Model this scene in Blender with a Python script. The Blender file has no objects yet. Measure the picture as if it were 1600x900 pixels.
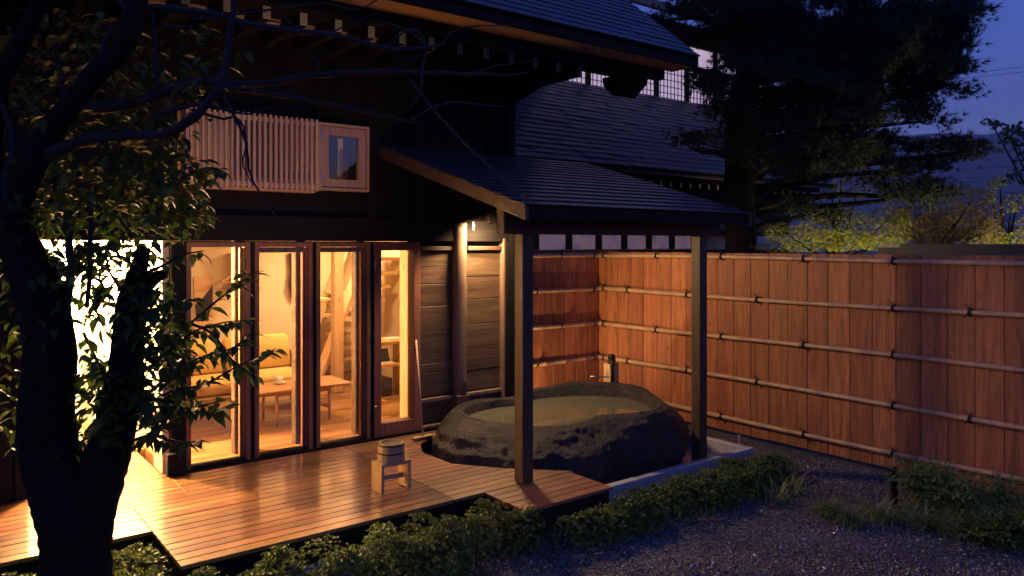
import bpy, bmesh, math, random
import numpy as np
from mathutils import Vector, Matrix
random.seed(7); RNG = np.random.default_rng(7)
C = bpy.context.scene.collection
SC = bpy.context.scene
# ------------------------------------------------------------------ camera
TH = math.radians(52.3); FX, FY = math.cos(TH), math.sin(TH)
CAMZ, FOC, CX, CY = 2.38, 1195.0, 800.0, 382.0      # level camera with a lens shift, photo pixels 1600x900
cam = bpy.data.cameras.new('camera'); camo = bpy.data.objects.new('camera', cam); C.objects.link(camo)
camo.location = (0, 0, CAMZ); camo.rotation_euler = (math.pi/2, 0, TH - math.pi/2)
cam.sensor_width = 36; cam.lens = FOC/1600*36; cam.shift_y = -(450-CY)/1600
cam.clip_end = 5000; cam.clip_start = 0.05
SC.camera = camo
# ------------------------------------------------------------------ dusk sky
W = bpy.data.worlds.new('World'); SC.world = W; W.use_nodes = True
wn, wl = W.node_tree.nodes, W.node_tree.links; wn.clear()
sky = wn.new('ShaderNodeTexSky'); sky.sky_type = 'NISHITA'; sky.sun_disc = False
sky.sun_elevation = math.radians(0.5); sky.sun_rotation = math.radians(323)
sky.air_density = 1.0; sky.dust_density = 0.5; sky.ozone_density = 4.0
tint = wn.new('ShaderNodeMix'); tint.data_type = 'RGBA'; tint.blend_type = 'MULTIPLY'; tint.inputs[0].default_value = 1
tint.inputs[7].default_value = (1.55, 1.02, 1.74, 1)
bgn = wn.new('ShaderNodeBackground'); bgn.inputs[1].default_value = 0.15
out = wn.new('ShaderNodeOutputWorld')
wl.new(sky.outputs[0], tint.inputs[6]); wl.new(tint.outputs[2], bgn.inputs[0]); wl.new(bgn.outputs[0], out.inputs[0])
SC.view_settings.view_transform = 'Standard'; SC.view_settings.look = 'None'
SC.view_settings.exposure = 2.0      # long exposure at dusk; SC.view_settings.gamma = 1.0; SC.view_settings.use_curve_mapping = False
LK = .25                                # lamp powers below were judged at exposure 0
SC.render.engine = 'CYCLES'
cy = SC.cycles
cy.use_denoising = True; cy.max_bounces = 8; cy.diffuse_bounces = 4; cy.glossy_bounces = 4
cy.transmission_bounces = 4; cy.transparent_max_bounces = 16; cy.sample_clamp_indirect = 6.0
cy.caustics_reflective = False; cy.caustics_refractive = False

# ------------------------------------------------------------------ pixel -> place
def ray(x):
    l = (x-CX)/FOC; return FX+l*FY, FY-l*FX
def pd(x, y, d):
    r = ray(x); return Vector((r[0]*d, r[1]*d, CAMZ-(y-CY)/FOC*d))
def pY(x, y, Y): return pd(x, y, Y/ray(x)[1])
def pXp(x, y, X): return pd(x, y, X/ray(x)[0])
def pZ(x, y, z): return pd(x, y, FOC*(CAMZ-z)/(y-CY))
def fX(x, Y): r = ray(x); return r[0]*Y/r[1]
def fYx(x, X): r = ray(x); return r[1]*X/r[0]

# ------------------------------------------------------------------ materials
def new_mat(name):
    m = bpy.data.materials.new(name); m.use_nodes = True
    n, l = m.node_tree.nodes, m.node_tree.links
    b = n['Principled BSDF']
    return m, n, l, b
def _vec(n, l, coord='Object', scale=(1,1,1), rand=True):
    tc = n.new('ShaderNodeTexCoord'); src = tc.outputs[coord]
    if coord == 'Position':
        src = None
    mp = n.new('ShaderNodeMapping'); mp.inputs['Scale'].default_value = scale
    if rand:
        oi = n.new('ShaderNodeObjectInfo'); mu = n.new('ShaderNodeVectorMath'); mu.operation = 'SCALE'
        cb = n.new('ShaderNodeCombineXYZ')
        for i in range(3): l.new(oi.outputs['Random'], cb.inputs[i])
        l.new(cb.outputs[0], mu.inputs[0]); mu.inputs['Scale'].default_value = 53.7
        ad = n.new('ShaderNodeVectorMath'); l.new(src, ad.inputs[0]); l.new(mu.outputs[0], ad.inputs[1]); src = ad.outputs[0]
    l.new(src, mp.inputs[0]); return mp.outputs[0]
def _noise(n, l, vec, scale, detail=4, rough=.6, dist=0):
    t = n.new('ShaderNodeTexNoise'); t.inputs['Scale'].default_value = scale; t.inputs['Detail'].default_value = detail
    t.inputs['Roughness'].default_value = rough; t.inputs['Distortion'].default_value = dist
    l.new(vec, t.inputs['Vector']); return t.outputs['Fac']
def _ramp(n, l, fac, stops):
    r = n.new('ShaderNodeValToRGB'); e = r.color_ramp.elements
    while len(e) < len(stops): e.new(.5)
    for i, (p, c) in enumerate(stops):
        e[i].position = p; e[i].color = (*c, 1) if len(c) == 3 else c
    l.new(fac, r.inputs[0]); return r.outputs[0]
def _range(n, l, fac, a, b, lo=0., hi=1.):
    r = n.new('ShaderNodeMapRange'); r.inputs[1].default_value = lo; r.inputs[2].default_value = hi
    r.inputs[3].default_value = a; r.inputs[4].default_value = b; l.new(fac, r.inputs[0]); return r.outputs[0]
def _mul(n, l, a, b, fac=1., mode='MULTIPLY'):
    m = n.new('ShaderNodeMix'); m.data_type = 'RGBA'; m.blend_type = mode; m.inputs[0].default_value = fac
    l.new(a, m.inputs[6]); l.new(b, m.inputs[7]); return m.outputs[2]
def _bump(n, l, b, h, strength, dist=.01):
    bp = n.new('ShaderNodeBump'); bp.inputs['Strength'].default_value = strength; bp.inputs['Distance'].default_value = dist
    l.new(h, bp.inputs['Height']); l.new(bp.outputs[0], b.inputs['Normal'])
def wood(name, dark, light, axis=0, rough=.55, bump=.25, vary=.3, gscale=1., knots=True, wet=0., rvar=.15, hv=.02):
    m, n, l, b = new_mat(name)
    if max(light) < .05: b.inputs['Specular IOR Level'].default_value = .15
    a = [9., 9., 9.]; a[axis] = .7
    v = _vec(n, l, scale=tuple(k*gscale for k in a))
    f1 = _noise(n, l, v, 1.6, 5, .62, 1.1)
    a2 = [70., 70., 70.]; a2[axis] = 2.5
    f2 = _noise(n, l, _vec(n, l, scale=tuple(k*gscale for k in a2)), 1.5, 3, .6)
    col = _ramp(n, l, f1, [(.28, dark), (.5, tuple((p+q)/2 for p, q in zip(dark, light))), (.72, light)])
    g = _ramp(n, l, f2, [(.3, (.62, .6, .58)), (.65, (1, 1, 1))])
    col = _mul(n, l, col, g, .8)
    if knots:
        ak = [3.2, 3.2, 3.2]; ak[axis] = 1.6
        vo = n.new('ShaderNodeTexVoronoi'); l.new(_vec(n, l, scale=tuple(ak)), vo.inputs['Vector']); vo.inputs['Scale'].default_value = 1.4
        k = _ramp(n, l, vo.outputs['Distance'], [(.03, (.35, .27, .22)), (.09, (1, 1, 1))])
        col = _mul(n, l, col, k, .8)
    oi = n.new('ShaderNodeObjectInfo'); hs = n.new('ShaderNodeHueSaturation')
    l.new(_range(n, l, oi.outputs['Random'], 1-vary, 1+vary), hs.inputs['Value'])
    mr = n.new('ShaderNodeMath'); mr.operation = 'FRACT'
    mm = n.new('ShaderNodeMath'); mm.operation = 'MULTIPLY'; mm.inputs[1].default_value = 7.31
    l.new(oi.outputs['Random'], mm.inputs[0]); l.new(mm.outputs[0], mr.inputs[0])
    l.new(_range(n, l, mr.outputs[0], .5-hv, .5+hv), hs.inputs['Hue'])
    l.new(col, hs.inputs['Color']); l.new(hs.outputs[0], b.inputs['Base Color'])
    l.new(_range(n, l, f1, rough-rvar, rough+rvar), b.inputs['Roughness'])
    if wet:
        ge = n.new('ShaderNodeNewGeometry')
        wv = _noise(n, l, ge.outputs['Position'], 1.7, 4, .6)
        l.new(_range(n, l, wv, wet*.15, wet, .34, .48), b.inputs['Coat Weight']); b.inputs['Coat Roughness'].default_value = .025
        b.inputs['Coat IOR'].default_value = 1.6
        w2 = _noise(n, l, ge.outputs['Position'], 60, 2, .5)
        cb = n.new('ShaderNodeBump'); cb.inputs['Strength'].default_value = .06; cb.inputs['Distance'].default_value = .004
        l.new(w2, cb.inputs['Height']); l.new(cb.outputs[0], b.inputs['Coat Normal'])
    _bump(n, l, b, f2, bump, .004)
    return m
def plain(name, col, rough=.6, var=.2, nscale=6., bump=.15, metal=0., bscale=None, spec=.5, rand=True):
    m, n, l, b = new_mat(name)
    f = _noise(n, l, _vec(n, l, rand=rand), nscale, 5, .6)
    c = _ramp(n, l, f, [(.3, tuple(k*(1-var) for k in col)), (.7, tuple(min(1, k*(1+var)) for k in col))])
    l.new(c, b.inputs['Base Color']); l.new(_range(n, l, f, max(.02, rough-.1), min(1, rough+.1)), b.inputs['Roughness'])
    b.inputs['Metallic'].default_value = metal; b.inputs['Specular IOR Level'].default_value = spec
    if bump:
        f2 = _noise(n, l, _vec(n, l, rand=rand), bscale or nscale*8, 4, .6); _bump(n, l, b, f2, bump, .006)
    return m
def glass(name, tintc=(1,1,1), rough=0., ior=1.5, frost=None, gain=1.0):
    m, n, l, b = new_mat(name); n.remove(b)
    o = n['Material Output']
    tr = n.new('ShaderNodeBsdfTransparent'); tr.inputs[0].default_value = (*tintc, 1)
    gl = n.new('ShaderNodeBsdfGlossy'); gl.inputs['Roughness'].default_value = rough
    fr = n.new('ShaderNodeFresnel'); fr.inputs[0].default_value = ior
    mx = n.new('ShaderNodeMixShader'); l.new(fr.outputs[0], mx.inputs[0])
    base = tr
    if frost:
        df = n.new('ShaderNodeBsdfDiffuse'); df.inputs[0].default_value = (*frost[0], 1)
        m2 = n.new('ShaderNodeMixShader'); m2.inputs[0].default_value = frost[1]
        l.new(tr.outputs[0], m2.inputs[1]); l.new(df.outputs[0], m2.inputs[2]); base = m2
    l.new(base.outputs[0], mx.inputs[1]); l.new(gl.outputs[0], mx.inputs[2]); l.new(mx.outputs[0], o.inputs[0])
    return m
def emit(name, col, s):
    m, n, l, b = new_mat(name)
    b.inputs['Base Color'].default_value = (.8, .8, .78, 1)
    b.inputs['Emission Color'].default_value = (*col, 1); b.inputs['Emission Strength'].default_value = s*LK
    f = _noise(n, l, _vec(n, l), 3., 4); l.new(_range(n, l, f, .6, .9), b.inputs['Roughness'])
    return m
def leafm(name, c1, c2, trans=.35, rough=.45, nsc=2.5):
    m, n, l, b = new_mat(name); o = n['Material Output']
    ge = n.new('ShaderNodeNewGeometry')
    f = _noise(n, l, ge.outputs['Position'], nsc, 3)
    oi = n.new('ShaderNodeObjectInfo')
    wn_ = n.new('ShaderNodeMath'); wn_.operation = 'ADD'
    l.new(f, wn_.inputs[0])
    r2 = _range(n, l, ge.outputs['Random Per Island'], -.3, .3); l.new(r2, wn_.inputs[1])
    c = _ramp(n, l, wn_.outputs[0], [(.2, c1), (.8, c2)])
    l.new(c, b.inputs['Base Color']); b.inputs['Roughness'].default_value = rough; b.inputs['Specular IOR Level'].default_value = .35
    t = n.new('ShaderNodeBsdfTranslucent'); l.new(c, t.inputs[0])
    mx = n.new('ShaderNodeMixShader'); mx.inputs[0].default_value = trans
    l.new(b.outputs[0], mx.inputs[1]); l.new(t.outputs[0], mx.inputs[2]); l.new(mx.outputs[0], o.inputs[0])
    return m
M = {}
M['deck'] = wood('deck_wood', (.15, .062, .020), (.34, .158, .054), 0, .36, .25, .30, wet=1.0)
M['deck_dry'] = wood('deck_wood_dry', (.17, .068, .024), (.39, .168, .060), 0, .5, .3, .30, wet=.5)
M['cedar'] = wood('fence_cedar', (.21, .068, .026), (.62, .228, .088), 2, .62, .4, .26, hv=.005)
M['cedar_x'] = wood('frame_cedar', (.24, .10, .05), (.38, .17, .085), 2, .5, .15, .12, knots=False)
M['slat'] = wood('slat_cedar', (.62, .38, .27), (.78, .53, .39), 2, .5, .12, .12, knots=False)
M['window_wood'] = wood('window_wood', (.50, .28, .18), (.66, .40, .27), 2, .45, .12, .08, knots=False)
M['old_board'] = wood('old_board', (.040, .022, .013), (.165, .092, .050), 0, .6, .5, .2, .8)
M['old_post'] = wood('old_post', (.13, .088, .055), (.30, .205, .13), 2, .65, .6, .15, .8)
M['black_wood'] = wood('black_wood', (.006, .005, .0045), (.017, .014, .012), 2, .7, .3, .2)
M['black_wood_x'] = wood('black_beam', (.006, .005, .0045), (.016, .013, .011), 0, .7, .3, .2)
M['brown_beam'] = wood('brown_beam', (.05, .021, .011), (.10, .045, .021), 1, .6, .3, .1)
M['porch_post'] = wood('porch_post', (.05, .028, .013), (.11, .062, .03), 2, .6, .35, .1)
M['soffit'] = wood('soffit_board', (.60, .38, .20), (.74, .50, .28), 0, .6, .1, .08, knots=False)
M['light_wood'] = wood('pale_wood', (.60, .40, .19), (.78, .56, .30), 2, .45, .1, .1)
M['hinoki'] = wood('hinoki', (.50, .31, .14), (.64, .42, .20), 2, .5, .12, .1, knots=False)
M['table_wood'] = wood('table_wood', (.42, .24, .10), (.62, .38, .18), 0, .35, .1, .1, knots=False)
M['bamboo'] = plain('bamboo', (.48, .31, .18), .4, .22, 7., .1)
M['rope'] = plain('black_rope', (.012, .010, .009), .8, .3, 60., .4)
M['plaster'] = plain('cream_plaster', (.66, .55, .38), .8, .03, 2., .04, bscale=60)
M['white_plaster'] = plain('white_plaster', (.82, .78, .68), .8, .03, 2., .04, bscale=60)
M['white_paint'] = plain('white_paint', (.78, .74, .70), .6, .06, 9., .1)
M['shingle'] = plain('roof_shingle', (.045, .050, .062), .42, .28, 5., .2)
M['porch_metal'] = plain('porch_roof_metal', (.042, .040, .052), .34, .2, 4., .06)
M['concrete'] = plain('pale_concrete', (.42, .41, .42), .6, .15, 5., .3)
M['basin'] = plain('wet_concrete', (.20, .20, .21), .2, .3, 4., .15)
M['iron'] = plain('black_iron', (.02, .02, .022), .4, .2, 10., .1, metal=.6)
M['steel'] = plain('steel_pipe', (.45, .42, .38), .3, .1, 10., .0, metal=1.)
M['yellow'] = plain('yellow_fabric', (.62, .43, .14), .9, .06, 8., .3, bscale=250)
M['ceramic'] = plain('white_ceramic', (.85, .83, .78), .2, .02, 4., 0)
M['black_plastic'] = plain('black_plastic', (.02, .02, .02), .4, .1, 9., .05)
M['glass'] = glass('window_glass', (.97, .97, .95))
M['upper_glass'] = glass('upper_glass', (.8, .8, .8), ior=1.9)
M['frost'] = glass('frosted_glass', (.6, .6, .6), .12, 2.0, frost=((.55, .52, .55), .75))
M['shoji_lit'] = emit('lit_paper', (1., .80, .52), 9.0)
M['paper_dim'] = emit('dim_paper', (.85, .62, .86), .52)
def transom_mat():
    m, n, l, b = new_mat('transom_painted_reflection')
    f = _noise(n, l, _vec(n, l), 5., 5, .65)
    c = _ramp(n, l, f, [(.3, (.20, .16, .30)), (.5, (.42, .26, .40)), (.66, (.55, .34, .28)), (.8, (.6, .5, .36))])  # glow and mottled tones stand in for sky reflected in the panes
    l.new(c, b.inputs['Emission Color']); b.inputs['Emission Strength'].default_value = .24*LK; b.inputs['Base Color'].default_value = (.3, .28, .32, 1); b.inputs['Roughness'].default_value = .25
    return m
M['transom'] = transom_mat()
M['lamp_warm'] = emit('lamp_glow', (1., .75, .45), 20.)
M['leaf'] = leafm('cherry_leaf', (.022, .050, .008), (.066, .108, .018), .35, .55)
M['hedge_leaf'] = leafm('hedge_leaf', (.055, .105, .018), (.21, .27, .055), .25, .5, 5.)
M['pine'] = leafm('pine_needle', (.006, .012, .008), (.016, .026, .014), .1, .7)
M['maple'] = leafm('maple_leaf', (.07, .10, .010), (.22, .20, .018), .4, .6)
M['maple_red'] = leafm('shrub_leaf', (.08, .075, .015), (.22, .13, .03), .35, .6)
M['grass'] = leafm('grass_blade', (.13, .20, .05), (.34, .38, .14), .3)
M['fern'] = leafm('fern_leaf', (.12, .20, .05), (.26, .34, .10), .3)
M['far_leaf'] = leafm('garden_leaf', (.04, .09, .025), (.10, .15, .05), .3)
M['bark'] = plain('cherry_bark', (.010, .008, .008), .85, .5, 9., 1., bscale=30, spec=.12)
M['twig'] = plain('twig_bark', (.036, .031, .034), .8, .3, 20., .4, spec=.2)
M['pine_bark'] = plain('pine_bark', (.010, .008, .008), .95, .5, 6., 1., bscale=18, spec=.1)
M['stem'] = plain('green_stem', (.05, .05, .02), .7, .2, 9., .1)
M['earth'] = plain('dark_earth', (.025, .02, .015), .95, .3, 8., .5)
M['hill'] = plain('wooded_hill', (.045, .06, .05), .95, .4, .02, .5, bscale=.2)
M['green_metal'] = plain('green_metal', (.010, .018, .022), .5, .1, 6., .05)
M['red_paint'] = plain('red_paint', (.42, .012, .03), .5, .1, 5., .05)
M['wire'] = plain('wire', (.01, .01, .012), .6, .1, 5., 0)

def gravel_mat():
    m, n, l, b = new_mat('gravel')
    v = _vec(n, l, rand=False)
    vo = n.new('ShaderNodeTexVoronoi'); vo.inputs['Scale'].default_value = 70; l.new(v, vo.inputs['Vector'])
    hs = n.new('ShaderNodeSeparateColor'); l.new(vo.outputs['Color'], hs.inputs[0])
    c = _ramp(n, l, hs.outputs[0], [(0., (.05, .045, .043)), (.6, (.135, .125, .12)), (1., (.27, .25, .245))])
    f = _noise(n, l, v, .8, 4)
    c = _mul(n, l, c, _ramp(n, l, f, [(.38, (.36, .31, .28)), (.62, (1, 1, 1))]), .9)
    l.new(c, b.inputs['Base Color']); b.inputs['Roughness'].default_value = .7
    _bump(n, l, b, vo.outputs['Distance'], 1., .012)
    return m
M['gravel'] = gravel_mat()
def stone_grain():
    m, n, l, b = new_mat('gravel_stone')
    ge = n.new('ShaderNodeNewGeometry')
    c = _ramp(n, l, ge.outputs['Random Per Island'], [(0., (.045, .04, .038)), (.55, (.145, .13, .12)), (.92, (.28, .255, .24)), (1., (.55, .52, .5))])
    l.new(c, b.inputs['Base Color']); b.inputs['Roughness'].default_value = .5
    return m
M['pebble'] = stone_grain()
def boulder_mat():
    m, n, l, b = new_mat('bath_stone')
    v = _vec(n, l, rand=False)
    f = _noise(n, l, v, 2.2, 8, .65, .4)
    c = _ramp(n, l, f, [(.3, (.014, .013, .013)), (.5, (.036, .030, .028)), (.72, (.095, .074, .060))])
    f2 = _noise(n, l, v, 16., 6, .7)
    c = _mul(n, l, c, _ramp(n, l, f2, [(.35, (.5, .48, .46)), (.65, (1.15, 1.1, 1.05))]), .75)
    l.new(c, b.inputs['Base Color'])
    l.new(_range(n, l, f, .32, .75), b.inputs['Roughness'])
    ad = n.new('ShaderNodeMath'); ad.operation = 'ADD'
    l.new(f2, ad.inputs[0]); l.new(_noise(n, l, v, 45., 5, .7), ad.inputs[1])
    _bump(n, l, b, ad.outputs[0], 1., .032)
    return m
M['boulder'] = boulder_mat()
def water_mat():
    m, n, l, b = new_mat('bath_water'); n.remove(b); o = n['Material Output']
    v = _vec(n, l, rand=False); f = _noise(n, l, v, 5., 3)
    bp = n.new('ShaderNodeBump'); bp.inputs['Strength'].default_value = .06; bp.inputs['Distance'].default_value = .02; l.new(f, bp.inputs['Height'])
    tr = n.new('ShaderNodeBsdfTransparent'); tr.inputs[0].default_value = (.55, .58, .38, 1)
    df = n.new('ShaderNodeBsdfDiffuse'); df.inputs[0].default_value = (.50, .49, .32, 1)
    cl_ = n.new('ShaderNodeMixShader'); cl_.inputs[0].default_value = .28; l.new(tr.outputs[0], cl_.inputs[1]); l.new(df.outputs[0], cl_.inputs[2])
    gl = n.new('ShaderNodeBsdfGlossy'); gl.inputs['Roughness'].default_value = .02; l.new(bp.outputs[0], gl.inputs['Normal'])
    fr = n.new('ShaderNodeFresnel'); fr.inputs[0].default_value = 1.7; l.new(bp.outputs[0], fr.inputs['Normal'])
    mx = n.new('ShaderNodeMixShader'); l.new(fr.outputs[0], mx.inputs[0]); l.new(cl_.outputs[0], mx.inputs[1]); l.new(gl.outputs[0], mx.inputs[2])
    l.new(mx.outputs[0], o.inputs[0]); return m
M['water'] = water_mat()
def floor_mat():
    m, n, l, b = new_mat('room_floor_boards')
    v = _vec(n, l, rand=False)
    br = n.new('ShaderNodeTexBrick'); br.offset = .37; br.inputs['Scale'].default_value = 1.
    br.inputs['Brick Width'].default_value = 1.1; br.inputs['Row Height'].default_value = .10; br.inputs['Mortar Size'].default_value = .0015
    br.inputs['Color1'].default_value = (.18, .080, .030, 1); br.inputs['Color2'].default_value = (.44, .235, .095, 1); br.inputs['Mortar'].default_value = (.12, .05, .02, 1)
    l.new(v, br.inputs['Vector'])
    f = _noise(n, l, _vec(n, l, scale=(1.5, 40, 40), rand=False), 1.5, 4)
    c = _mul(n, l, br.outputs['Color'], _ramp(n, l, f, [(.3, (.7, .68, .65)), (.7, (1, 1, 1))]), .7)
    l.new(c, b.inputs['Base Color']); b.inputs['Roughness'].default_value = .28
    return m
M['room_floor'] = floor_mat()

# ------------------------------------------------------------------ mesh helpers
WL = {}
def tag(o, label=None, cat=None, group=None, kind=None):
    if label: o['label'] = label
    if cat: o['category'] = cat
    if group: o['group'] = group
    if kind: o['kind'] = kind
    return o
def attach(o, parent, loc):
    o.location = loc
    if parent is not None:
        o.parent = parent; o.matrix_parent_inverse = Matrix.Translation(-WL[parent.name])
    WL[o.name] = Vector(loc)
def thing(name, loc, label, cat, group=None):
    o = bpy.data.objects.new(name, None); C.objects.link(o); o.empty_display_size = .1
    attach(o, None, Vector(loc)); return tag(o, label, cat, group)
def place(name, me, loc, parent=None, rot=None):
    o = bpy.data.objects.new(name, me); C.objects.link(o); attach(o, parent, Vector(loc))
    if rot is not None: o.rotation_euler = rot
    return o
class MB:
    def __init__(s): s.v = []; s.f = []
    def quad(s, a, b, c, d):
        i = len(s.v); s.v += [tuple(a), tuple(b), tuple(c), tuple(d)]; s.f.append((i, i+1, i+2, i+3)); return s
    def box(s, x0, x1, y0, y1, z0, z1):
        i = len(s.v)
        s.v += [(x, y, z) for z in (z0, z1) for y in (y0, y1) for x in (x0, x1)]
        s.f += [(i, i+2, i+3, i+1), (i+4, i+5, i+7, i+6), (i, i+1, i+5, i+4), (i+2, i+6, i+7, i+3), (i, i+4, i+6, i+2), (i+1, i+3, i+7, i+5)]
        return s
    def bar(s, a, b, w, h, up=(0, 0, 1)):
        a, b = Vector(a), Vector(b); d = (b-a).normalized(); u = Vector(up); sd = d.cross(u)
        if sd.length < 1e-4: sd = d.cross(Vector((1, 0, 0)))
        sd.normalize(); u = sd.cross(d).normalized(); i = len(s.v)
        for p in (a, b):
            for q in ((-1, -1), (1, -1), (1, 1), (-1, 1)): s.v.append(tuple(p+sd*(q[0]*w/2)+u*(q[1]*h/2)))
        s.f += [(i, i+1, i+2, i+3), (i+4, i+7, i+6, i+5)] + [(i+k, i+4+k, i+4+(k+1) % 4, i+(k+1) % 4) for k in range(4)]
        return s
    def tube(s, pts, rad, n=8, cap=True, rough=0.):
        pts = [Vector(p) for p in pts]
        if not hasattr(rad, '__len__'): rad = [rad]*len(pts)
        base = len(s.v); side = None
        for k, p in enumerate(pts):
            d = (pts[min(k+1, len(pts)-1)]-pts[max(k-1, 0)]).normalized()
            if side is None: side = d.cross(Vector((0, 0, 1))) if abs(d.z) < .95 else d.cross(Vector((1, 0, 0)))
            side = (side-d*side.dot(d)).normalized(); u = d.cross(side)
            for j in range(n):
                t = 2*math.pi*j/n; r = rad[k]*(1+rough*random.uniform(-1, 1))
                s.v.append(tuple(p+(side*math.cos(t)+u*math.sin(t))*r))
        for k in range(len(pts)-1):
            for j in range(n):
                a = base+k*n+j; b = base+k*n+(j+1) % n
                s.f.append((a, b, b+n, a+n))
        if cap:
            s.f.append(tuple(base+j for j in reversed(range(n)))); e = base+(len(pts)-1)*n
            s.f.append(tuple(e+j for j in range(n)))
        return s
    def lathe(s, c, prof, n=24):
        c = Vector(c); base = len(s.v)
        for r, z in prof:
            for j in range(n):
                t = 2*math.pi*j/n; s.v.append((c.x+r*math.cos(t), c.y+r*math.sin(t), c.z+z))
        for k in range(len(prof)-1):
            for j in range(n):
                a = base+k*n+j; b = base+k*n+(j+1) % n; s.f.append((a, b, b+n, a+n))
        s.f.append(tuple(base+j for j in reversed(range(n)))); e = base+(len(prof)-1)*n
        s.f.append(tuple(e+j for j in range(n))); return s
    def prism(s, poly, axis, a, b):
        n = len(poly); i = len(s.v)
        for t in (a, b):
            for p, q in poly:
                s.v.append({'x': (t, p, q), 'y': (p, t, q), 'z': (p, q, t)}[axis])
        s.f.append(tuple(i+k for k in range(n))); s.f.append(tuple(i+n+k for k in reversed(range(n))))
        for k in range(n): s.f.append((i+k, i+(k+1) % n, i+n+(k+1) % n, i+n+k))
        return s
    def mesh(s, name, mat, smooth=False, bevel=0., center=None, fix=True):
        v = np.array(s.v, dtype=float)
        c = (v.min(0)+v.max(0))/2 if center is None else np.array(center)
        me = bpy.data.meshes.new(name); me.from_pydata((v-c).tolist(), [], s.f)
        if fix or bevel:
            bm = bmesh.new(); bm.from_mesh(me)
            bmesh.ops.recalc_face_normals(bm, faces=bm.faces[:])
            if bevel: bmesh.ops.bevel(bm, geom=bm.edges[:], offset=bevel, segments=1, affect='EDGES', clamp_overlap=True)
            bmesh.ops.recalc_face_normals(bm, faces=bm.faces[:]); bm.to_mesh(me); bm.free()
        if smooth: me.polygons.foreach_set('use_smooth', [True]*len(me.polygons))
        me.materials.append(mat); me.update(); return me, Vector(c)
    def build(s, name, mat, parent=None, smooth=False, bevel=0., fix=True):
        me, c = s.mesh(name, M[mat] if isinstance(mat, str) else mat, smooth, bevel, None, fix)
        return place(name, me, c, parent)
def box(name, mat, parent, *a, bevel=0.): return MB().box(*a).build(name, mat, parent, bevel=bevel)
def scatter_mesh(name, mat, tv, tf, pos, rot, scl, parent=None, kind='stuff'):
    tv = np.asarray(tv, float); m, n = len(pos), len(tv)
    v = np.einsum('mij,nj->mni', rot, tv)*np.asarray(scl)[:, None, None]+np.asarray(pos)[:, None, :]
    v = v.reshape(-1, 3); c = (v.min(0)+v.max(0))/2; v = v-c
    flat = np.concatenate([np.array(f) for f in tf]); ln = np.array([len(f) for f in tf])
    loops = (flat[None, :]+(np.arange(m)*n)[:, None]).ravel(); lt = np.tile(ln, m); ls = np.concatenate([[0], np.cumsum(lt)[:-1]])
    me = bpy.data.meshes.new(name); me.vertices.add(len(v)); me.vertices.foreach_set('co', v.ravel())
    me.loops.add(len(loops)); me.loops.foreach_set('vertex_index', loops.astype(np.int32))
    me.polygons.add(len(lt)); me.polygons.foreach_set('loop_start', ls.astype(np.int32)); me.polygons.foreach_set('loop_total', lt.astype(np.int32))
    me.materials.append(M[mat]); me.update(calc_edges=True); me.validate()
    o = place(name, me, Vector(c), parent)
    if kind: o['kind'] = kind
    return o
def rots(dirs, up=None, spin=None):
    """frames: y along dirs, z near up"""
    d = np.asarray(dirs, float); d /= np.linalg.norm(d, axis=1)[:, None]
    u = np.tile(np.array([0, 0, 1.]), (len(d), 1)) if up is None else np.asarray(up, float)
    x = np.cross(d, u); ln = np.linalg.norm(x, axis=1); x[ln < 1e-5] = (1, 0, 0); x /= np.linalg.norm(x, axis=1)[:, None]
    z = np.cross(x, d); return np.stack([x, d, z], axis=2)
def rand_dirs(n, zlo=-1., zhi=1.):
    z = RNG.uniform(zlo, zhi, n); t = RNG.uniform(0, 2*math.pi, n); r = np.sqrt(np.maximum(0, 1-z*z))
    return np.stack([r*np.cos(t), r*np.sin(t), z], 1)
LEAF_V = [(0, 0, 0), (0, .35, .02), (0, .72, 0), (0, 1.08, -.12), (-.20, .22, .06), (-.26, .48, .06), (-.15, .78, .0), (.20, .22, .06), (.26, .48, .06), (.15, .78, .0)]
LEAF_F = [(0, 1, 4), (1, 5, 4), (1, 2, 6, 5), (2, 3, 6), (0, 7, 1), (1, 7, 8), (1, 8, 9, 2), (2, 9, 3)]
def lamp(name, typ, loc, power, col, parent=None, size=.1, rot=None, spot=None, blend=.5):
    d = bpy.data.lights.new(name, typ); d.energy = power*LK; d.color = col
    if typ == 'AREA': d.size = size
    else: d.shadow_soft_size = size
    if typ == 'SPOT': d.spot_size = math.radians(spot); d.spot_blend = blend
    o = bpy.data.objects.new(name, d); C.objects.link(o); attach(o, parent, Vector(loc))
    if rot is not None: o.rotation_euler = rot
    return o
def aim(v): return Vector(v).to_track_quat('-Z', 'Y').to_euler()

# ================================================================== SETTING
g = MB().quad((-3000, -3000, 0), (3000, -3000, 0), (3000, 3000, 0), (-3000, 3000, 0)).build('ground', 'gravel'); g['kind'] = 'structure'
n = 44000
px = RNG.uniform(2.2, 7.9, n); py = RNG.uniform(2.0, 5.0, n); keep = (py < 4.9) & (py > 7.6-px*1.05)
from mathutils import noise as mn
keep &= np.array([mn.fractal(Vector((a*1.1, b*1.1, 0)), 1, 2, 3) > -.16 or random.random() < .4 for a, b in zip(px, py)])
px, py = px[keep], py[keep]; n = len(px)
oct_v = [(1, 0, 0), (-1, 0, 0), (0, 1, 0), (0, -1, 0), (0, 0, .7), (0, 0, -.7)]
oct_f = [(0, 2, 4), (2, 1, 4), (1, 3, 4), (3, 0, 4), (2, 0, 5), (1, 2, 5), (3, 1, 5), (0, 3, 5)]
sz = np.clip(RNG.lognormal(math.log(.0075), .38, n), .004, .021)
scatter_mesh('gravel', 'pebble', oct_v, oct_f, np.stack([px, py, sz*.3], 1), rots(rand_dirs(n)), sz)['label'] = 'loose grey and brown gravel covering the garden floor'
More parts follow.
